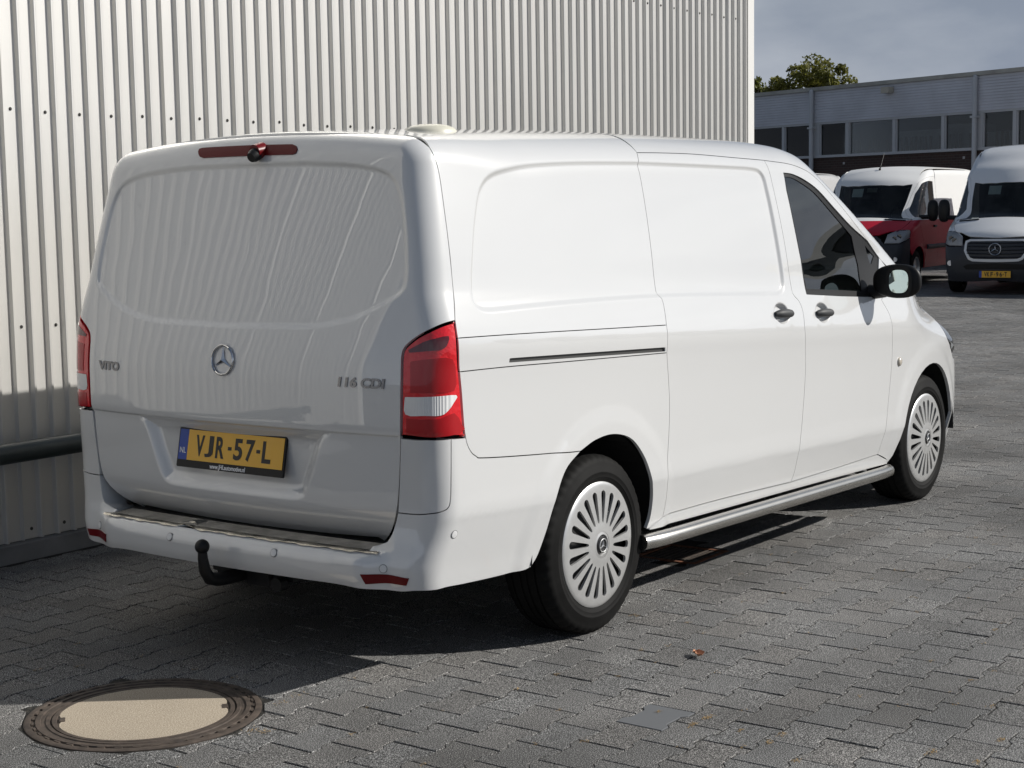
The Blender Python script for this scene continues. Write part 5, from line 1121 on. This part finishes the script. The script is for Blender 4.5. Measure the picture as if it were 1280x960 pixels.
    for (y0_, z0_, w_, h_, mt_) in ((-.30, 1.74, .21, .30, MT['white']), (-.02, 1.78, .20, .17, mat('dim_card', (.20, .18, .16), .8)))[:2 if red else 1]:
        a, b2 = wp(y0_, z0_-h_/2), wp(y0_, z0_+h_/2); a, b2 = a-(.03, a[1]-y0_, .012), b2-(.03, b2[1]-y0_, .012); V = [a+(0, -w_/2, 0), a+(0, w_/2, 0), b2+(0, w_/2, 0), b2+(0, -w_/2, 0)]
        mesh('price_sheet', V+[v-np.array([.002, 0, 0]) for v in V], [(0, 1, 2, 3), (7, 6, 5, 4), (0, 4, 5, 1), (1, 5, 6, 2), (2, 6, 7, 3), (3, 7, 4, 0)], mt_, root)
    b = MB(); mp_ = wp(0, 1.92)-(.10, 0, .04); b.box(mp_-(.02, .13, .045), mp_+(.03, .13, .045)); b.build('inside_mirror', MT['black'], root)
    if red:
        ap = onF(F, ct, [(4.05, -.05, 0)])[0]; b = MB(); b.tube([ap-(.03, 0, .01), ap+(-.02, 0, .03), ap+(-.09, 0, .07)], [.03, .02, .008], 8); b.tube([ap+(-.06, 0, .05), ap+(-.30, 0, .34)], .004, 6); b.build('roof_aerial', MT['black'], root)
    for hx, _ in hubs:
        for s in (-1, 1):
            V, Fc = tyre_mesh(.343, .225, .215, 64, False); P = np.array(V); Wv = np.stack([hx+P[:, 0], s*(.955-P[:, 1]), np.maximum(.341+P[:, 2], .001)], 1)
            ty = mesh('tyre', Wv, Fc if s < 0 else [tuple(f)[::-1] for f in Fc], MT['rubber'], root, auto=40)
            b = MB(); b.lathe([(.001, s*.925), (.06, s*.93), (.075, s*.90), (.15, s*.915), (.19, s*.90), (.205, s*.945), (.216, s*.948), (.216, s*.80)], 36, 'y', (hx, 0, .341)); b.build('wheel_rim', MT['capsilver'], ty, auto=40)
            b = MB(); n = 16; a = np.linspace(0, np.pi, n); V = [(hx+.44*math.cos(t), s*y, .34+.44*math.sin(t)) for t in a for y in (.94, .66)]+[(hx+.44, s*.66, .28), (hx-.44, s*.66, .28)]
            b.add(V, [(2*i, 2*i+1, 2*i+3, 2*i+2) for i in range(n-1)]+[tuple([2*i+1 for i in range(n)]+[2*n+1, 2*n])]); b.build('wheel_arch_liner', MT['shell'], root)
    if plate:
        pp = onF(F, cf, [(5.9, 0, .345)])[0]+(.03, 0, 0); fnp = lambda u, v, h_: pp+np.array([h_, u, v])
        b = MB(); b.prism([(-.27, -.065), (.27, -.065), (.27, .065), (-.27, .065)], lambda u, v, h_: fnp(u, v, h_-.03), .03); hp_ = b.build('plate_holder', MT['black'], root)
        b = MB(); b.prism([(-.215, -.055), (.26, -.055), (.26, .055), (-.215, .055)], lambda u, v, h_: fnp(u, v, .0005+h_), .002); b.build('number_plate', MT['yellow'], hp_)
        b = MB(); b.prism([(-.26, -.055), (-.217, -.055), (-.217, .055), (-.26, .055)], lambda u, v, h_: fnp(u, v, .0005+h_), .002); b.build('country_band', MT['blue'], hp_)
        plate_text(plate, (-.152, -.105, -.049, -.001, .041, .100, .140, .181), lambda u, v, z: fnp(u, v, .004+z), hp_)
    return root
def copy_tree(o, parent, swap):
    c = o.copy(); COL.objects.link(c); c.parent = parent
    if o.type == 'MESH' and o.data.materials and o.data.materials[0] in swap: c.material_slots[0].link = 'OBJECT'; c.material_slots[0].material = swap[o.data.materials[0]]
    for k in o.children:
        if not k.name.startswith(('plate_holder', 'roof_aerial', 'price_sheet')): copy_tree(k, c, swap)
    return c
van_r = big_van(2.30, True, 'delivery van with red lower half and white upper half, price sheet in windscreen', (29.9, 8.95, 0), math.radians(186.))
van_w = big_van(2.62, False, 'high roofed white van with black grille and yellow front plate', (28.62, 5.90, 0), math.radians(187), 'VKF-96-T')
m_of = lambda root, nm: [c for c in root.children if c.name.startswith(nm)][0].data.materials[0]
c3 = copy_tree(van_r, None, {m_of(van_r, 'side_wall'): m_of(van_w, 'side_wall')}); c3.location = (31.0, 12.6, 0); c3.rotation_euler = (0, 0, math.radians(190.5)); tag(c3, 'white van behind the red and white van, only its roof end showing', 'van')
c4 = copy_tree(van_w, None, {}); c4.location = (28.3, 2.65, 0); c4.rotation_euler = (0, 0, math.radians(187)); tag(c4, 'white van parked on the sunny side of the high roofed white van', 'van')
